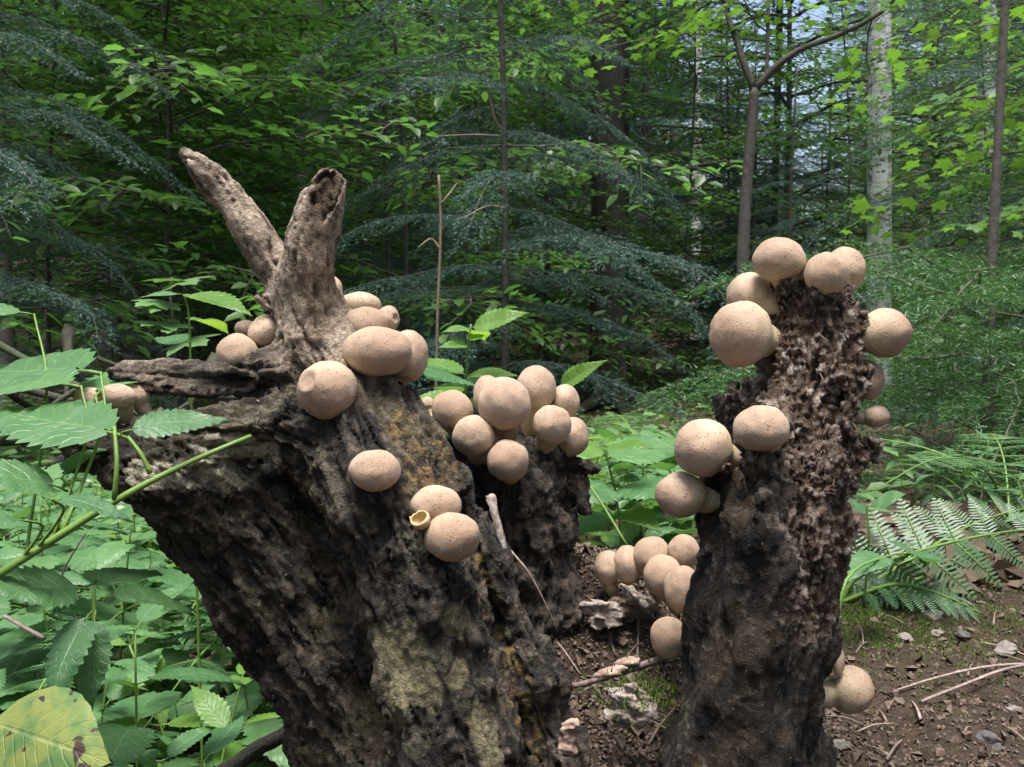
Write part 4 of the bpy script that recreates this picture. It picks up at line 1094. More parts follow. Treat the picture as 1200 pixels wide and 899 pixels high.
def leafy_branch(A, P, rs, leaf='beech', twig_gap=.085, twig_len=.42, leaf_gap=.045, size=(.055, .085), droop=.25, r0=.007, mb=1, flat=.28, tv=OV_V, tt=OV_T):
    """a limb along P with side twigs in a loose plane, leaves alternating along each twig"""
    L = np.linalg.norm(np.diff(P, axis=0), axis=1).sum()
    n = max(int(L / twig_gap), 4)
    S = spline(P, n + 1)
    v, t, q = tube(spline(P, 8), np.linspace(r0, r0 * .3, 8), 5); A.add(v, t, q, mb)
    pos = []; dr = []
    for k in range(1, n + 1):
        f = k / n
        tn = S[k] - S[k - 1]; tn /= np.linalg.norm(tn) + 1e-9
        sd = np.cross(tn, [0, 0, 1.0]); sd /= np.linalg.norm(sd) + 1e-9
        s_ = 1 if k % 2 else -1
        tl = twig_len * (1 - .75 * f) * (.45 + .55 * min(1, f * 4)) * rs.uniform(.6, 1.25) + .06
        d = tn * .62 + sd * s_ * .75 + np.array([0, 0, rs.normal() * flat * .5]); d /= np.linalg.norm(d)
        m = max(int(tl / leaf_gap), 2)
        u = (np.arange(m) + 1) / m
        tp = S[k] + u[:, None] * d * tl + np.array([0, 0, -1.0]) * (droop * tl * u ** 2)[:, None]
        v, t, q = tube(np.vstack([S[k], tp[m // 2], tp[-1]]), [r0 * .35, r0 * .22, r0 * .12], 3, cap=False); A.add(v, t, q, mb)
        sw = np.where(np.arange(m) % 2, 1, -1)[:, None]
        sd2 = np.cross(d, [0, 0, 1.0]); sd2 /= np.linalg.norm(sd2) + 1e-9
        ld = d * .65 + sw * sd2 * .75 + np.stack([np.zeros(m), np.zeros(m), rs.normal(size=m) * .22 - .12], 1)
        pos.append(tp); dr.append(ld)
    pos = np.concatenate(pos); dr = np.concatenate(dr); n_ = len(pos)
    nm = np.stack([rs.normal(size=n_) * flat, rs.normal(size=n_) * flat, np.ones(n_)], 1)
    scatter(A, tv, tt, pos, dr, nm, rs.uniform(size[0], size[1], n_), 0, rs)

def spruce_branch(A, P, rs, gap=.045, lat=.36, sub=.09, dens=290, nl=(.012, .021), droop=.35, r0=.005, mb=1, subs=True, hang=.25):
    L = np.linalg.norm(np.diff(P, axis=0), axis=1).sum()
    n = max(int(L / gap), 5); S = spline(P, n + 1)
    v, t, q = tube(spline(P, 8), np.linspace(r0, r0 * .25, 8), 5); A.add(v, t, q, mb)
    segs = []
    for k in range(1, n + 1):
        f = k / n
        tn = S[k] - S[k - 1]; segs.append((S[k - 1], S[k]))
        tn = tn / (np.linalg.norm(tn) + 1e-9); sd = np.cross(tn, [0, 0, 1.0]); sd /= np.linalg.norm(sd) + 1e-9
        for s_ in (-1, 1):
            tl = (lat * (1 - .82 * f) * (.5 + .5 * min(1, f * 5)) + .035) * rs.uniform(.65, 1.15)
            d = tn * .62 + sd * s_ * .78 + np.array([0, 0, rs.normal() * .10]); d /= np.linalg.norm(d)
            b = S[k] - tn * rs.uniform(0, gap)
            u = np.linspace(0, 1, 4)
            pts = b + u[:, None] * d * tl - np.array([0, 0, 1.0]) * (hang * tl * u ** 2)[:, None] - np.array([0, 0, .02]) * u[:, None]
            for a in range(3): segs.append((pts[a], pts[a + 1]))
            if subs:
                m = int(tl / .045)
                for a in range(m):
                    g = (a + .5) / m; q0 = b + d * tl * g - np.array([0, 0, hang * tl * g * g])
                    s2 = 1 if a % 2 else -1
                    sd2 = np.cross(d, [0, 0, 1.0]); sd2 /= np.linalg.norm(sd2) + 1e-9
                    e = d * .7 + sd2 * s2 * .7 + np.array([0, 0, -.25 + rs.normal() * .1])
                    segs.append((q0, q0 + e * sub * (1 - .6 * g) * rs.uniform(.7, 1.2)))
    a = np.array([s[0] for s in segs]); b = np.array([s[1] for s in segs])
    ln = np.linalg.norm(b - a, axis=1)
    cnt_ = np.maximum((ln * dens).astype(int), 2)
    idx = np.repeat(np.arange(len(segs)), cnt_); u = rs.random(len(idx))
    pos = a[idx] + (b - a)[idx] * u[:, None]
    tn = ((b - a) / (ln[:, None] + 1e-9))[idx]
    rd = rs.normal(size=(len(idx), 3)); rd[:, 2] = rd[:, 2] * .5 + .12
    rd -= tn * (rd * tn).sum(1)[:, None]; rd /= np.linalg.norm(rd, axis=1)[:, None] + 1e-9
    dr = tn * .75 + rd * .75
    nm = np.cross(dr, rs.normal(size=(len(idx), 3)))
    nm[:, 2] += .3
    scatter(A, ND_V, ND_T, pos, dr, nm, rs.uniform(nl[0], nl[1], len(idx)), 0, rs)

def branch_line(L, droop, lift=0.15, side=0.0, n=6, rs=None):
    u = np.linspace(0, 1, n)
    P = np.stack([u * L, side * L * np.sin(u * 2.5), lift * L * u - droop * L * u ** 2], 1)
    if rs is not None: P[1:, 1] += rs.normal(size=n - 1) * .02 * L; P[1:, 2] += rs.normal(size=n - 1) * .015 * L
    return P
def proto(kind, seed, **kw):
    rs = np.random.default_rng(seed); A = Acc()
    if kind == 'beech':
        leafy_branch(A, branch_line(1.5, .18, .22, .05, rs=rs), rs, twig_gap=.06, **kw); return A.mesh('beech_branch', [M_BEECH, M_SAPBARK])
    if kind == 'maple':
        leafy_branch(A, branch_line(1.1, .25, .15, .05, rs=rs), rs, twig_gap=.10, twig_len=.34, leaf_gap=.075, size=(.08, .125), flat=.35, tv=MP_V, tt=MP_T, **kw); return A.mesh('maple_branch', [M_MAPLE, M_SAPBARK])
    if kind == 'spruce':
        spruce_branch(A, branch_line(1.3, .42, .12, .04, rs=rs), rs, **kw); return A.mesh('spruce_branch', [M_NEEDLE, M_SAPBARK])
    if kind == 'fir':
        spruce_branch(A, branch_line(1.2, .20, .10, .04, rs=rs), rs, hang=.12, nl=(.014, .022), **kw); return A.mesh('fir_branch', [M_FIRN, M_SAPBARK])
BR = {'beech': [proto('beech', 100 + k) for k in range(4)], 'maple': [proto('maple', 120 + k) for k in range(3)],
      'spruce': [proto('spruce', 140 + k) for k in range(3)], 'fir': [proto('fir', 160 + k) for k in range(3)]}

def trunk_mesh(h, r, seed, lean=(0, 0), bend=.02, mtl=None, flare=1.5, n=18, sides=14, roots=0, jit=.03, rtop=.35):
    rs = np.random.default_rng(seed)
    zz = h * np.linspace(0, 1, n) ** 1.6
    P = np.stack([lean[0] * zz + bend * h * np.sin(zz / h * 5 + seed) * (zz / h), lean[1] * zz, zz - .15], 1)
    rad = r * (1 - (1 - rtop) * zz / h) * (1 + (flare - 1) * np.exp(-zz / (r * 2.2)))
    v, t, q = tube(P, rad, sides, jitter=jit, seed=seed)
    A = Acc(); A.add(v, t, q, 0)
    for k in range(roots):
        an = k * 6.283 / roots + rs.uniform(-.4, .4); d = np.array([math.cos(an), math.sin(an), 0]); L = r * rs.uniform(2.2, 3.6)
        v, t, q = tube(spline([d * r * .3 + [0, 0, r * 1.5], d * r * 1.1 + [0, 0, r * .45], d * (r + L * .5) + [0, 0, r * .05], d * (r + L) + [0, 0, -.12]], 9), np.linspace(r * .55, r * .12, 9), 7, jitter=.06, seed=seed + k); A.add(v, t, q, 0)
    return A.mesh('trunk', [mtl or M_BARK])
def at_px(px, y):
    x = (px - 600) / FPX * y
    return np.array([x, y, tz(x, y)])
def tree(name, px, y, h, r, kind, nb, z0, z1, label, cat='tree', group=None, seed=0, mtl=None, lean=(0, 0), bend=.01, bs=(.8, 1.2), roots=0, pitch=0.0, arc=None, dead=0, flare=1.5, xy=None, taper=True):
    rs = np.random.default_rng(seed + 1000)
    b = at_px(px, y) if xy is None else np.array([xy[0], xy[1], tz(*xy)])
    root = empty(name, b)
    add('trunk', trunk_mesh(h, r, seed, lean, bend, mtl, roots=roots, flare=flare, sides=14 if r > .08 else 8), root)
    a0 = rs.uniform(0, 6.28)
    for k in range(nb):
        f = (k + rs.uniform(.1, .9)) / nb; z = z0 + (z1 - z0) * f
        an = a0 + k * 2.4 + rs.normal() * .3
        if arc: an = rs.uniform(R(arc[0]), R(arc[1]))
        s = rs.uniform(*bs) * ((1.15 - .7 * (z / h)) if taper else 1)
        pos = np.array([lean[0] * z + bend * h * math.sin(z / h * 5 + seed) * (z / h), lean[1] * z, z - .15])
        add('branch', BR[kind][rs.integers(len(BR[kind]))], root, pos, Euler((rs.normal() * .15, -pitch + rs.normal() * .12, an), 'XYZ'), (s, s, s))
    tag(root, label, cat, group)
    return root
# -- near trees, 3 to 8 m away
fb = at_px(868, 4.5); fork_m = empty('maple_sapling', fb); fb = np.array(fork_m.location)
tk = add('trunk', stem_mesh('maple_trunk', np.array([fb - [0, 0, .1], W(870, 330, 4.5), W(874, 230, 4.5), W(881, 150, 4.5), W(884, 104, 4.5)]) - fb, .030, .022, M_SAPBARK, 18, 10, .04), fork_m)
forkp = W(884, 106, 4.5)
LIMBS = [[forkp, W(873, 78, 4.5), W(862, 45, 4.52), W(852, 12, 4.55), W(846, -60, 4.6), W(842, -160, 4.6)], [forkp, W(905, 82, 4.48), W(938, 58, 4.44), W(985, 40, 4.4), W(1040, 8, 4.36), W(1090, -60, 4.3)], [W(882, 110, 4.5), W(897, 88, 4.55), W(900, 30, 4.6), W(902, -60, 4.7)]]
for k, lp in enumerate(LIMBS):
    add('limb', stem_mesh('maple_limb', np.array(lp) - fb, (.020, .019, .010)[k], .008, M_SAPBARK, 14, 8, .04), tk)
rs_ = np.random.default_rng(61)
for k in range(13):
    lp = spline(LIMBS[k % 3], 20)[rs_.integers(11, 20)] - fb; s_ = rs_.uniform(.45, .85) * (.7 if k % 3 == 1 else 1)
    add('branch', BR['maple'][k % 3], fork_m, lp, Euler((rs_.normal() * .2, .1 + rs_.normal() * .15, rs_.uniform(0, 6.28)), 'XYZ'), (s_, s_, s_))
tag(fork_m, 'slim maple sapling forking in two behind the upright stump', 'tree')
mlA = Acc(); mlA.add(MP_V, MP_T); MLEAF = mlA.mesh('maple_leaf', [M_NETTLE])
mb = at_px(205, 2.3); ms = empty('maple_seedling', mb); mb = np.array(ms.location)
add('stem', stem_mesh('seedling_stem', np.array([mb, W(205, 420, 2.3), W(200, 350, 2.3), W(202, 325, 2.3)]) - mb, .004, .002, M_SAPBARK, 10, 6), ms)
for (a_, b_) in (((202, 330), (186, 322)), ((202, 330), (228, 327)), ((201, 352), (158, 354)), ((201, 352), (176, 362)), ((203, 378), (165, 377)), ((203, 378), (196, 386)), ((204, 400), (240, 398))):
    put_leaf(ms, MLEAF, W(a_[0], a_[1], 2.3), W(b_[0], b_[1], 2.2), (0, -.45, .9), 'leaf', 1.0, mb)
tag(ms, 'thin maple seedling with a few pale lobed leaves left of the dark stub', 'tree')
tree('maple_sapling', 1290, 3.6, 4.2, .035, 'maple', 10, .95, 2.1, 'maple sapling overhanging the fern side with large bright leaves', seed=5, mtl=M_SAPBARK, arc=(110, 230), bs=(.5, .8), taper=False)
tree('maple_sapling', 1195, 5.6, 4.5, .017, 'maple', 10, 1.3, 2.6, 'maple sapling in front of the white birch', seed=6, mtl=M_SAPBARK, bs=(.8, 1.1), taper=False)
tree('young_spruce', 590, 4.6, 4.0, 0.02, 'spruce', 30, 1.0, 3.2, 'young spruce with a thin stem and drooping blue green sprays', seed=7, mtl=M_SAPBARK, bs=(.75, 1.05), flare=1.1)
tree('young_spruce', 640, 10.2, 6.0, 0.03, 'spruce', 34, .3, 3.6, 'young spruce beside the thick dark trunk', seed=8, mtl=M_SAPBARK, bs=(.8, 1.1), flare=1.1)
tree('young_spruce', -60, 3.9, 4.0, 0.022, 'spruce', 38, .7, 2.6, 'dark spruce sapling beside the brush pile', seed=9, mtl=M_SAPBARK, bs=(.7, 1.0), flare=1.1)
tree('young_fir', 1270, 3.8, 3.4, .018, 'fir', 34, .15, 2.0, 'young fir with flat green sprays behind the fern', seed=10, mtl=M_SAPBARK, bs=(.6, .95), flare=1.1)
tree('young_spruce', 925, 8.6, 3.1, .02, 'spruce', 44, .15, 2.75, 'small dense spruce behind the slim maple sapling', seed=15, mtl=M_SAPBARK, bs=(.5, .65), flare=1.1)
tree('young_spruce', 965, 12.5, 4.0, .025, 'spruce', 50, .15, 3.6, 'small dense spruce next to the white birch, farther back', seed=16, mtl=M_SAPBARK, bs=(.75, 1.0), flare=1.1)
tree('young_spruce', 880, 10.5, 3.7, .022, 'spruce', 46, .15, 3.3, 'small dense spruce between the thick trunk and the maple fork', seed=17, mtl=M_SAPBARK, bs=(.6, .8), flare=1.1)
tree('young_fir', 1160, 3.1, 3.0, .02, 'fir', 26, .1, .95, 'low young fir close behind the fern', seed=11, mtl=M_SAPBARK, bs=(.8, 1.1), flare=1.1)
tree('young_spruce', 1230, 5.4, 5.5, 0.022, 'spruce', 48, .3, 3.6, 'dark spruce behind the overhanging maple', seed=12, mtl=M_SAPBARK, bs=(.9, 1.2), flare=1.1)
tree('young_spruce', 850, 11.5, 6, 0.022, 'spruce', 48, .4, 3.8, 'dark spruce between the thick trunk and the maple sapling', seed=13, mtl=M_SAPBARK, bs=(1.0, 1.3), flare=1.1)
tree('young_spruce', 455, 6.8, 5, 0.022, 'spruce', 30, .4, 3.2, 'spruce behind the fork of the leaning stump', seed=14, mtl=M_SAPBARK, bs=(.8, 1.15), flare=1.1)
for k, (px, y, h, n_, lab) in enumerate([(60, 5.6, 5.0, 26, 'young beech with layered leaves beside the brush pile'), (190, 5.3, 4.2, 20, 'young beech standing before the others behind the side limb'), (470, 5.9, 4.4, 14, 'young beech close to the dead pole'), (210, 6.6, 5.5, 28, 'young beech with layered leaves behind the forked stump top'), (320, 10.2, 6.0, 24, 'young beech in front of the thick grey trunk'),
        (480, 8.2, 6.5, 28, 'young beech behind the dead pole'), (560, 9.0, 6.5, 26, 'young beech behind the thin young spruce'), (800, 9.8, 6.5, 22, 'young beech beside the thick dark trunk'), (985, 11, 6.5, 14, 'young beech behind the slim maple sapling'), (1150, 9.0, 6.5, 26, 'young beech behind the white birch'), (130, 9.0, 6.5, 28, 'young beech around the grey trunk near the brush pile')]):
    tree('young_beech', px, y, h, .016, 'beech', int(n_ * 1.9), .9 if y < 6 else 1.3 if px in (130, 210) else .15, min(h * .85, 4.2), lab, seed=30 + k, mtl=M_SAPBARK, bend=.03, bs=(.8, 1.3), flare=1.1, taper=False)
low_sp = [o for o in COL.objects if o.get('label', '').startswith('young spruce with a thin stem')][0]
for k in range(9): add('branch', BR['spruce'][k % 3], low_sp, (0, 0, .25 + .09 * k), Euler((0, 0, R((150, 215, 180, 330, 130, 240, 20, 170, 200)[k]))), (.8, .8, .8))
# -- thick trunks
M3 = [('spruce_tree', 712, 9.0, 20, .165, M_BARK, 'thick dark spruce trunk with spreading roots behind the cluster', (0, 0), 5, 0),
      ('beech_tree', 362, 9.5, 20, .17, M_GREYBARK, 'thick grey trunk leaning slightly behind the forked stump top', (.03, 0), 3, 0),
      ('beech_tree', 130, 14, 20, .15, M_GREYBARK, 'straight grey trunk behind the brush pile', (0, 0), 3, 0),
      ('beech_tree', 4, 8, 18, .10, M_GREYBARK, 'grey trunk beside the dark spruce sapling', (-.01, 0), 3, 0),
      ('beech_tree', 243, 17, 19, .11, M_GREYBARK, 'slim pale grey trunk behind the bright flat leaves', (-.03, 0), 0, 0),
      ('spruce_tree', 500, 14.5, 20, .16, M_BARK, 'dark trunk behind the dead pole', (0, 0), 0, 0),
      ('birch_tree', 1030, 9.6, 18, .125, M_BIRCH, 'white birch trunk with black flecks', (-.012, 0), 0, 0),
      ('birch_tree', 815, 19, 18, .10, M_BIRCH, 'slim pale birch far behind the maple sapling', (0, 0), 0, 0),
      ('birch_tree', 1156, 12, 16, .11, M_BIRCH, 'pale birch trunk half hidden by the fir', (-.02, 0), 0, 0),
      ('spruce_tree', 275, 15, 19, .13, M_BARK, 'dark trunk close to the slim pale grey one', (0, 0), 0, 0),
      ('spruce_tree', 902, 13, 19, .05, M_BARK, 'dark trunk behind the maple fork', (.01, 0), 0, 0),
      ('spruce_tree', 78, 20, 19, .12, M_BARK, 'dark trunk far behind the brush pile', (0, 0), 0, 0)]
def crown_mesh(name, seed, h0, h1, rad, nb, mtl, size, kind='leaf', lm=4.0):
    """a whole crown as one mesh: limbs leaving the axis, twigs and leaves on each"""
    rs = np.random.default_rng(seed); A = Acc()
    for k in range(nb):
        f = (k + rs.random()) / nb; z = h0 + (h1 - h0) * f
        an = k * 2.4 + rs.normal() * .4
        L = rad * (1.05 - .75 * f ** 1.5) * rs.uniform(.7, 1.15)
        P = branch_line(L, .2 if kind == 'leaf' else .35, .3 if kind == 'leaf' else .05, .06, rs=rs)
        ca, sa = math.cos(an), math.sin(an)
        P = np.stack([P[:, 0] * ca - P[:, 1] * sa, P[:, 0] * sa + P[:, 1] * ca, P[:, 2] + z], 1)
        if kind == 'leaf': leafy_branch(A, P, rs, twig_gap=.16 * lm / 4, twig_len=.95, leaf_gap=.11, size=size, r0=.03, flat=.4, tv=QD_V, tt=QD_T)
        else: spruce_branch(A, P, rs, gap=.16, lat=.9, dens=42, nl=(.05, .10), r0=.025, subs=True, sub=.25)
    return A.mesh(name, [mtl, M_SAPBARK])
QD_V = np.array([(0, 0, 0), (.45, .30, .05), (.45, -.30, .05), (1, 0, -.06)], float); QD_T = [(0, 2, 1), (1, 2, 3)]
CR_HI = [crown_mesh('high_crown', 200 + k, 5.0, 18, 3.6, 46, M_CANOPY, (.11, .17)) for k in range(2)]
CR_LO = [crown_mesh('low_crown', 210 + k, .25, 7.5, 2.4, 52, M_CANOPY, (.08, .13), lm=3.2) for k in range(3)]
CR_SP = [crown_mesh('spruce_crown', 220 + k, 1.2, 16, 2.6, 56, M_NEEDLE, None, 'spruce') for k in range(2)]
for k, (nm, px, y, h, r, mt, lab, lean, roots, _) in enumerate(M3):
    b = at_px(px, y); root = empty(nm, b)
    add('trunk', trunk_mesh(h, r, 60 + k, lean, .004, mt, roots=roots, flare=1.35, n=22), root)
    add('crown', CR_HI[k % 2], root, (lean[0] * 10, 0, 4 if nm == 'birch_tree' else 0), Euler((0, 0, k * 1.1)))
    tag(root, lab, 'tree')
# -- trees further back
rs = np.random.default_rng(77)
LABF = {'s': ('spruce_tree', 'dark spruce standing deep in the forest', 'spruces deep in the forest'), 'l': ('understory_tree', 'leafy low tree standing deep in the forest', 'leafy trees deep in the forest'), 'h': ('beech_tree', 'tall leafy tree with a bare lower trunk deep in the forest', 'tall trees deep in the forest')}
TR = {k: trunk_mesh(h, r, 90 + i, (0, 0), .006, m, n=10, sides=8) for i, (k, h, r, m) in enumerate((('s', 17, .13, M_BARK), ('l', 8, .06, M_SAPBARK), ('h', 19, .15, M_GREYBARK)))}
spots = []
def far_tree(kind, x, y, sc):
    root = empty(LABF[kind][0] if not (kind == 'l' and sc < .75) else 'forest_bush', (x, y, tz(x, y)), rs.uniform(0, 6.28)); root.scale = (sc,) * 3
    add('trunk', TR[kind], root)
    cr = {'s': CR_SP, 'l': CR_LO, 'h': CR_HI}[kind]
    add('crown', cr[rs.integers(len(cr))], root)
    what = {'s': 'dark spruce', 'l': 'leafy low tree' if sc > .75 else 'leafy bush', 'h': 'tall leafy tree with bare trunk'}[kind]
    if y < 5: where = 'of the unseen forest behind the camera, added to block front light'
    else:
        q = 600 + FPX * x / y
        where = ('near the' if y < 16 else 'behind the' if y < 28 else 'far beyond the') + ' ' + [b for a, b in ((70, 'brush pile'), (190, 'straight grey trunk'), (300, 'slim pale grey trunk'), (430, 'thick grey trunk'), (545, 'dead pole'), (650, 'thin young spruce'), (770, 'thick dark spruce trunk'), (850, 'gap between spruce and maple'), (940, 'slim maple sapling'), (1090, 'white birch'), (1900, 'young fir')) if q < a][0]
    tag(root, what + ' ' + where, 'tree' if what != 'leafy bush' else 'bush', 'trees: ' + what + ' ' + where)
tries = 0
while len(spots) < 95 and tries < 5000:
    tries += 1
    y = 11 + 45 * rs.random() ** 1.2; x = rs.uniform(-.66, .66) * y
    px = 600 + FPX * x / y
    if any((x - a) ** 2 + (y - b) ** 2 < (1.7 + .03 * y) ** 2 for a, b in spots): continue
    if y < 26 and (abs(px - 1025) < 45 or abs(px - 130) < 25): continue
    if (y > 14 and abs(x - y * (915 - 600) / FPX) < 3.6) or (y > 20 and abs(x - y * (430 - 600) / FPX) < 1.2): continue   # the canopy is thin here
    spots.append((x, y))
    far_tree(rs.choice(['s', 'l', 'l', 's', 'l', 'h']) if y < 30 else rs.choice(['s', 'l', 'h', 'h']), x, y, rs.uniform(.8, 1.15) * (1 if y < 30 else 1.25))

for k in range(16):                                            # low trees under the thin spot of the canopy
    y = 11.5 + 1.9 * k; x = y * (930 - 600) / FPX + rs.uniform(-1.6, 1.6)
    if y < 14 and abs(600 + FPX * x / y - 1027) < 60: x -= 1.2
    spots.append((x, y)); far_tree('ls'[k % 2] if k > 5 else 'l', x, y, max(.3, (.19 * y - .8) / (9 if k % 2 == 0 or k < 6 else 17)))
tries = 0
while len(spots) < 180 and tries < 6000:                       # bushes and low trees
    tries += 1
    y = 9.5 + 22 * rs.random(); x = rs.uniform(-.64, .64) * y; px = 600 + FPX * x / y
    if any((x - a) ** 2 + (y - b) ** 2 < 1.1 ** 2 for a, b in spots): continue
    if y < 16 and (abs(px - 1025) < 40 or abs(px - 130) < 60 or abs(px - 712) < 75 or abs(px - 365) < 50): continue
    spots.append((x, y)); far_tree('l', x, y, rs.uniform(.35, .7))
for k in range(46):                                            # the last trees one can see
    y = rs.uniform(30, 52); px = 20 + 1160 * ((k * .618) % 1.0); x = y * (px - 600) / FPX
    sc = rs.uniform(1.1, 1.6)
    if abs(px - 925) < 75: sc = .5
    far_tree('l', x, y, sc)
for k in range(16):                                            # the forest goes on behind the photographer, unseen; added to block front light
    an = R(100 + 160 * (k + .5) / 16) ; q = rs.uniform(11, 17)
    far_tree('sh'[k % 2], q * math.sin(an), q * math.cos(an), 1.0)
# -- dead pole, dead twigs
def stick(name, pts, r0, r1, label, mt=None, jit=.08, cat='stick', forks=()):
    b = np.asarray(pts[0], float); A = Acc()
    v, t, q = tube(spline(pts, 14) - b, np.linspace(r0, r1, 14), 7, jitter=jit, seed=int(abs(pts[0][0]) * 1000) % 97); A.add(v, t, q, 0)
    for fk in forks:
        v, t, q = tube(spline(fk, 8) - b, np.linspace(r1 * 1.1, r1 * .4, 8), 6, jitter=jit, seed=3); A.add(v, t, q, 0)
    return tag(add(name, A.mesh(name, [mt or M_DEADSTEM]), loc=b), label, cat)
pb = at_px(508, 3.2)
stick('dead_sapling', [pb, W(512, 400, 3.2), W(516, 290, 3.2), W(516, 240, 3.2), W(514, 205, 3.2)], .0055, .004, 'dead broken pole with side twigs behind the leaning stump', forks=[[W(516, 240, 3.2), W(526, 228, 3.2), W(535, 215, 3.25)], [W(516, 292, 3.2), W(505, 280, 3.2), W(490, 290, 3.1)]])
stick('dead_branch', [W(591, 155, 4.55), W(580, 140, 4.5), W(572, 105, 4.45), W(568, 75, 4.4)], .007, .004, 'pale bare twig curving up from the thin young spruce', M_TWIG)
stick('dead_branch', [W(592, 160, 4.55), W(555, 158, 4.5), W(510, 160, 4.45)], .006, .003, 'straight pale dead branch on the thin young spruce', M_TWIG)
stick('dead_branch', [W(592, 243, 4.55), W(570, 242, 4.5), W(550, 252, 4.4), W(535, 258, 4.35)], .006, .003, 'bent dead branch low on the thin young spruce', M_TWIG)
# ------------------------------------------------------------------ ground litter
pts_ = [(.36, .72, .0), ]
def hit(dvec):
    t = np.arange(.45, 4, .004)
    below = CAMZ + dvec[2] * t <= terrain(dvec[0] * t, dvec[1] * t)
    return float(t[np.argmax(below)]) if below.any() else 4.0
def rock(px, py, rx, label, mt, seed, flat=.6):
    # stands on the soil where the pixel's ray meets it
    dvec = CF + (px - 600) / FPX * CR + (449.5 - py) / FPX * CU
    t = hit(dvec)
    p = np.array([0, 0, CAMZ]) + dvec * t; r = rx / FPX * t
    rs = np.random.default_rng(seed)
    nu, nv = 14, 9
    th, ph = np.meshgrid(np.linspace(0, math.pi, nv), np.arange(nu) / nu * 6.2832, indexing='ij')
    D = np.stack([np.sin(th) * np.cos(ph), np.sin(th) * np.sin(ph), np.cos(th)], -1).reshape(-1, 3)
    s = 1 + .35 * fbm(D * 1.4 + seed * 5.1, 2, 7)
    for _ in range(7):
        n_ = rs.normal(size=3); n_ /= np.linalg.norm(n_); k = rs.uniform(.6, .85)
        dd = D @ n_ * s; s = np.where(dd > k, s * k / dd, s)
    Vv = D * s[:, None] * r * np.array([1, .8, flat])
    i, j = np.meshgrid(np.arange(nv - 1), np.arange(nu), indexing='ij'); a0 = (i * nu + j).ravel(); b0 = (i * nu + (j + 1) % nu).ravel()
    o = add('stone', mk_mesh('stone', Vv, np.stack([a0, a0 + nu, b0 + nu, b0], 1), mt, False), loc=p + [0, 0, r * flat * .25], rot=(0, 0, rs.uniform(0, 6)))
    return tag(o, label, 'stone')
for k, (px, py, rx, lab, mt) in enumerate([(1092, 724, 17, 'pale flat stone below the fern leaflets', M_STONE), (1155, 868, 16, 'dark angular stone on the bare soil', M_DARKSTONE), (1172, 880, 13, 'dark stone touching another on the bare soil', M_DARKSTONE),
   (1040, 886, 8, 'small white pebble on the bare soil', M_STONE), (1062, 752, 14, 'pale chip of stone among moss', M_STONE), (1128, 748, 12, 'grey stone near the mossy patch', M_DARKSTONE), (1178, 764, 16, 'grey stone with a flat top near the twigs', M_STONE), (1098, 744, 9, 'small grey stone between two paler ones', M_STONE), (985, 876, 12, 'grey stone at the foot of the upright stump', M_STONE), (1190, 835, 11, 'brownish stone at the edge of the bare soil', M_STONE)]):
    rock(px, py, rx, lab, mt, k)
def ground_at(px, py):
    dvec = CF + (px - 600) / FPX * CR + (449.5 - py) / FPX * CU; t = hit(dvec)
    return np.array([0, 0, CAMZ]) + dvec * t
g = ground_at
up = np.array([0, 0, .006])
stick('twig', [g(1052, 817) + up, g(1100, 806) + up * 1.5, g(1160, 794) + up * 1.6, g(1230, 785) + up], .0009, .0014, 'upper of two pale twigs lying on the bare soil', M_TWIG, .1)
stick('twig', [g(1080, 831) + up, g(1130, 815) + up * 1.5, g(1180, 797) + up * 1.6, g(1230, 783) + up], .0012, .0014, 'lower of two pale twigs lying on the bare soil', M_TWIG, .1)
stick('twig', [W(655, 806, .665), W(690, 800, .66), W(740, 784, .658), W(782, 769, .655)], .0020, .0026, 'dark twig lying across the bank between the stumps', plain('dark_twig', (.09, .06, .055), (.22, .16, .15), 260, .7, .7, .001), .1)
stick('root_thread', [W(598, 645, .66), W(620, 672, .655), W(640, 710, .66), W(653, 740, .67)], .0008, .0006, 'thin pale thread hanging beside the leaning stump', M_TWIG, .1)
stick('fallen_branch', [W(250, 915, .74), W(300, 880, .75), W(350, 850, .77), W(420, 800, .80)], .007, .006, 'dark mossy fallen branch lying against the foot of the leaning stump', M_BARK, .12)
stick('dry_stalk', [W(5, 722, .60), W(28, 735, .595), W(52, 748, .59)], .0012, .0014, 'short pale dry stalk among the nettle leaves', M_TWIG, .08)
stick('dry_stalk', [W(62, 702, .66), W(78, 662, .67), W(100, 625, .68)], .0008, .0006, 'thin straw coloured stalk rising among the nettles', M_TWIG, .08)
def chunk(name, px, py, d, size, label, mt, seed, ang=0.0):
    """ragged piece of rotten wood"""
    sx, sy, sz = size
    def f(P):
        q = P / np.array([sx, sy, sz])
        k0 = np.linalg.norm(q, axis=1)
        return (k0 - 1) * min(size) * .8 + fbm(P * np.array([70, 110, 130]) + seed, 3, seed) * min(size) * .55
    hi = np.array(size) * 1.5; V, Q = surface_nets(f, -hi, hi, max(size) / 17)
    o = add(name, mk_mesh(name, V, Q, mt), loc=W(px, py, d), rot=(0, ang, 0))
    return tag(o, label, 'wood chip')
chunk('rotten_wood_chunk', 705, 718, .722, (.014, .008, .009), 'white ragged chunk of rotten wood on the bank', M_WHITEROT, 1, .2)
chunk('rotten_wood_chunk', 750, 702, .724, (.014, .006, .006), 'white wedge of rotten wood below the low row', M_WHITEROT, 2, .75)
chunk('wood_chip', 712, 788, .652, (.012, .004, .003), 'reddish pale wood chip beside the dark twig', M_PALECHIP, 3, -.25)
chunk('wood_chip', 740, 776, .655, (.010, .004, .003), 'bright pale wood chip behind the dark twig', M_PALECHIP, 4, -.2)
chunk('bark_piece', 738, 826, .63, (.014, .008, .013), 'pale mossy lump of bark below the dark twig', M_WHITEROT, 5, .3)
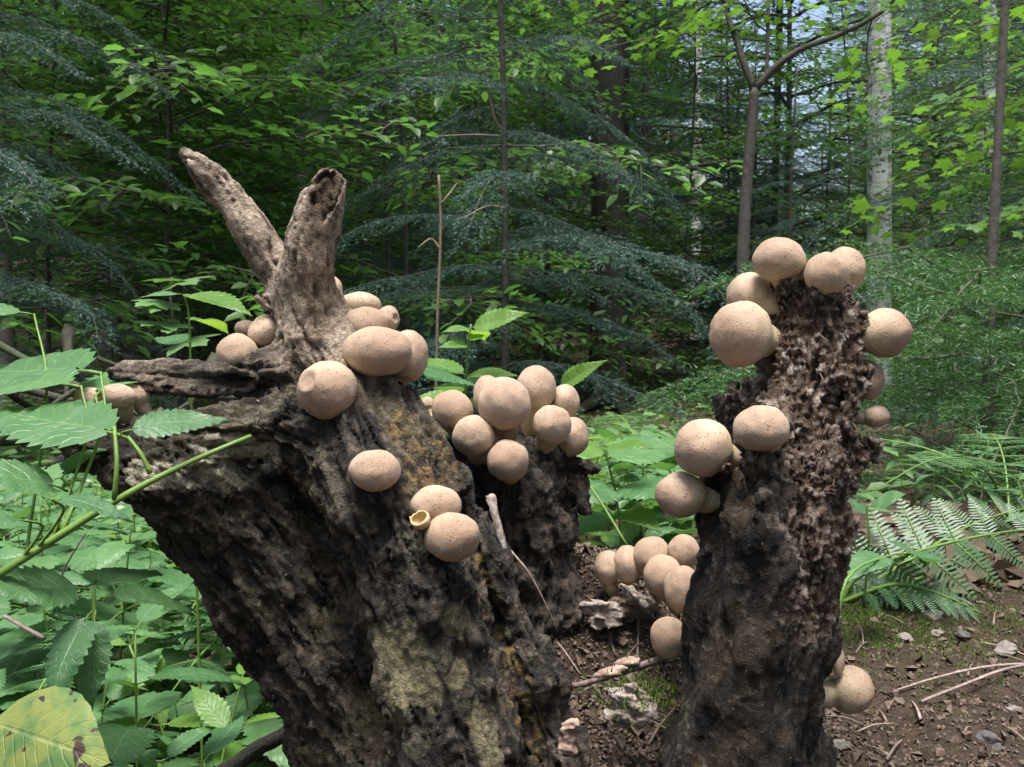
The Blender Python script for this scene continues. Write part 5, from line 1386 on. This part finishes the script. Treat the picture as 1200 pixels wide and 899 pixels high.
chunk('rotten_wood_chunk', 668, 868, .618, (.006, .005, .013), 'pale splinter stuck in the soil beside the leaning stump', M_PALECHIP, 6, .1)
chunk('bark_piece', 735, 712, .735, (.018, .008, .008), 'dark flat bark piece between the white chunks', M_CRUMB, 7, 0)
stick('bark_strip', [W(574, 580, .648), W(582, 612, .640), (W(590, 640, .636)), W(598, 672, .634)], .0034, .0016, 'pale frayed bark strip hanging in the stump crevice', M_WHITEROT, .25)
rs = np.random.default_rng(44)
for k in range(26):
    px, py = (rs.uniform(985, 1195), rs.uniform(700, 890)) if k < 18 else (rs.uniform(640, 790), rs.uniform(720, 880))
    p = g(px, py); an = rs.uniform(0, 3.14); L = rs.uniform(.012, .04); d = np.array([math.cos(an), math.sin(an), 0]) * L / 2
    q0, q1 = p - d, p + d; q0[2] = tz(q0[0], q0[1]) + .002; q1[2] = tz(q1[0], q1[1]) + .003
    stick('twig_fragment', [q0, (q0 + q1) / 2 + [0, 0, .002], q1], rs.uniform(.0006, .0014), .0005, 'short broken twig fragment on the bare soil beside the upright stump' if k < 18 else 'short broken twig fragment on the bank between the stumps', M_DEADSTEM if k % 4 else M_TWIG, .15)['group'] = 'twig fragments on the bare soil' if k < 18 else 'twig fragments on the bank'
# crumbs, moss, dead leaves: uncountable
TET_V = np.array([(-1, -.6, -.3), (1, -.5, -.3), (.1, .9, -.3), (0, 0, .7), (.6, .5, .3)], float)
TET_T = [(0, 1, 3), (1, 4, 3), (4, 2, 3), (2, 0, 3), (1, 2, 4)]
rs = np.random.default_rng(5)
A = Acc()
N_ = 24000
x = np.concatenate([rs.normal(.09, .09, N_ // 2), rs.uniform(.15, .75, N_ // 2)]); y = np.concatenate([rs.uniform(.58, .92, N_ // 2), .6 + 1.0 * rs.random(N_ // 2) ** 1.4])
P = np.stack([x, y, terrain(x, y) + .001], 1)
dr = rs.normal(size=(N_, 3)); nm = rs.normal(size=(N_, 3)); nm[:, 2] += .8
scatter(A, TET_V, TET_T, P, dr, nm, rs.uniform(.0007, .0026, N_) * (1 + 1.6 * (rs.random(N_) < .08)), 0, rs)
o = add('soil_crumbs', A.mesh('soil_crumbs', [M_CRUMB], False)); o['kind'] = 'stuff'; tag(o, 'brown crumbs of soil and rotten wood strewn round the stumps', 'soil')
A = Acc(); N_ = 24000
cen = [(1090, 725, .13), (1010, 700, .06), (1150, 735, .14), (1020, 730, .05), (1110, 700, .2)]
xs = []; ys = []
for (px, py, sd) in cen:
    q = g(px, py); xs.append(rs.normal(q[0], sd, N_ // 5)); ys.append(rs.normal(q[1], sd * .8, N_ // 5))
for (px, py, sd) in ((735, 815, .011), (770, 790, .012)):
    q = W(px, py, .635); xs.append(rs.normal(q[0], sd, 500)); ys.append(rs.normal(q[1], .01, 500))
x = np.concatenate(xs); y = np.concatenate(ys)
P = np.stack([x, y, terrain(x, y)], 1); n_ = len(x)
P[-1000:, 2] = np.maximum(P[-1000:, 2], W(735, 815, .635)[2] + rs.normal(size=1000) * .007)
dr = rs.normal(size=(n_, 3)) * .6; dr[:, 2] = 1
scatter(A, np.array([(0, -.14, 0), (0, .14, 0), (1, 0, 0)], float), [(0, 1, 2)], P, dr, rs.normal(size=(n_, 3)), rs.uniform(.002, .0052, n_), 0, rs)
o = add('moss', A.mesh('moss', [M_MOSS], False)); o['kind'] = 'stuff'; tag(o, 'green moss tufts on the soil', 'moss')
A = Acc(); N_ = 5000
y = 1.1 + 9 * rs.random(N_) ** 1.5; x = rs.uniform(-.65, .65, N_) * y
P = np.stack([x, y, terrain(x, y) + .006], 1); dr = rs.normal(size=(N_, 3)); dr[:, 2] *= .25; nm = rs.normal(size=(N_, 3)) * .35; nm[:, 2] += 1
scatter(A, OV_V, OV_T, P, dr, nm, rs.uniform(.02, .055, N_), 0, rs)
o = add('leaf_litter', A.mesh('leaf_litter', [M_DEADLEAF], False)); o['kind'] = 'stuff'; tag(o, 'brown fallen leaves on the forest floor', 'leaf litter')
# low undergrowth further away
A = Acc(); N_ = 22000
cl = []
while len(cl) < 900:
    y = 2.2 + 14 * rs.random() ** 1.3; x = rs.uniform(-.64, .64) * y
    if x > .30 * y and y < 7: continue
    if rs.random() < .35 + .65 * (math.sin(x * 1.7 + 2) * math.sin(y * 1.1) > -.25): cl.append((x, y, rs.uniform(.05, .20)))
cl = np.array(cl); idx = rs.integers(len(cl), size=N_)
x = cl[idx, 0] + rs.normal(size=N_) * .13; y = cl[idx, 1] + rs.normal(size=N_) * .13
P = np.stack([x, y, terrain(x, y) + cl[idx, 2] * rs.uniform(.1, 1.1, N_)], 1)
dr = rs.normal(size=(N_, 3)); dr[:, 2] = dr[:, 2] * .2 - .1; nm = rs.normal(size=(N_, 3)) * .35; nm[:, 2] += 1
scatter(A, OV_V, OV_T, P, dr, nm, rs.uniform(.035, .085, N_), 0, rs)
o = add('undergrowth', A.mesh('undergrowth', [M_NETTLE])); o['kind'] = 'stuff'; tag(o, 'low green herbs covering the forest floor in the distance', 'undergrowth')
# brush pile on the far left
rs = np.random.default_rng(9)
root = empty('brush_pile', at_px(30, 3.4)); bz = np.array(root.location)
for k in range(22):
    a = rs.normal(size=3) * [.35, .25, .05] + [0, 0, .18 + .012 * k]; d = np.array([rs.uniform(-.7, .7), rs.uniform(-.3, .3), rs.normal() * .10])
    add('branch', stem_mesh('brush_branch', [a - d, a, a + d + [0, 0, .03]], rs.uniform(.012, .03), .008, M_BARK, 8, 6, .1), root)
tag(root, 'dark pile of fallen branches under the spruce sapling', 'brush pile')
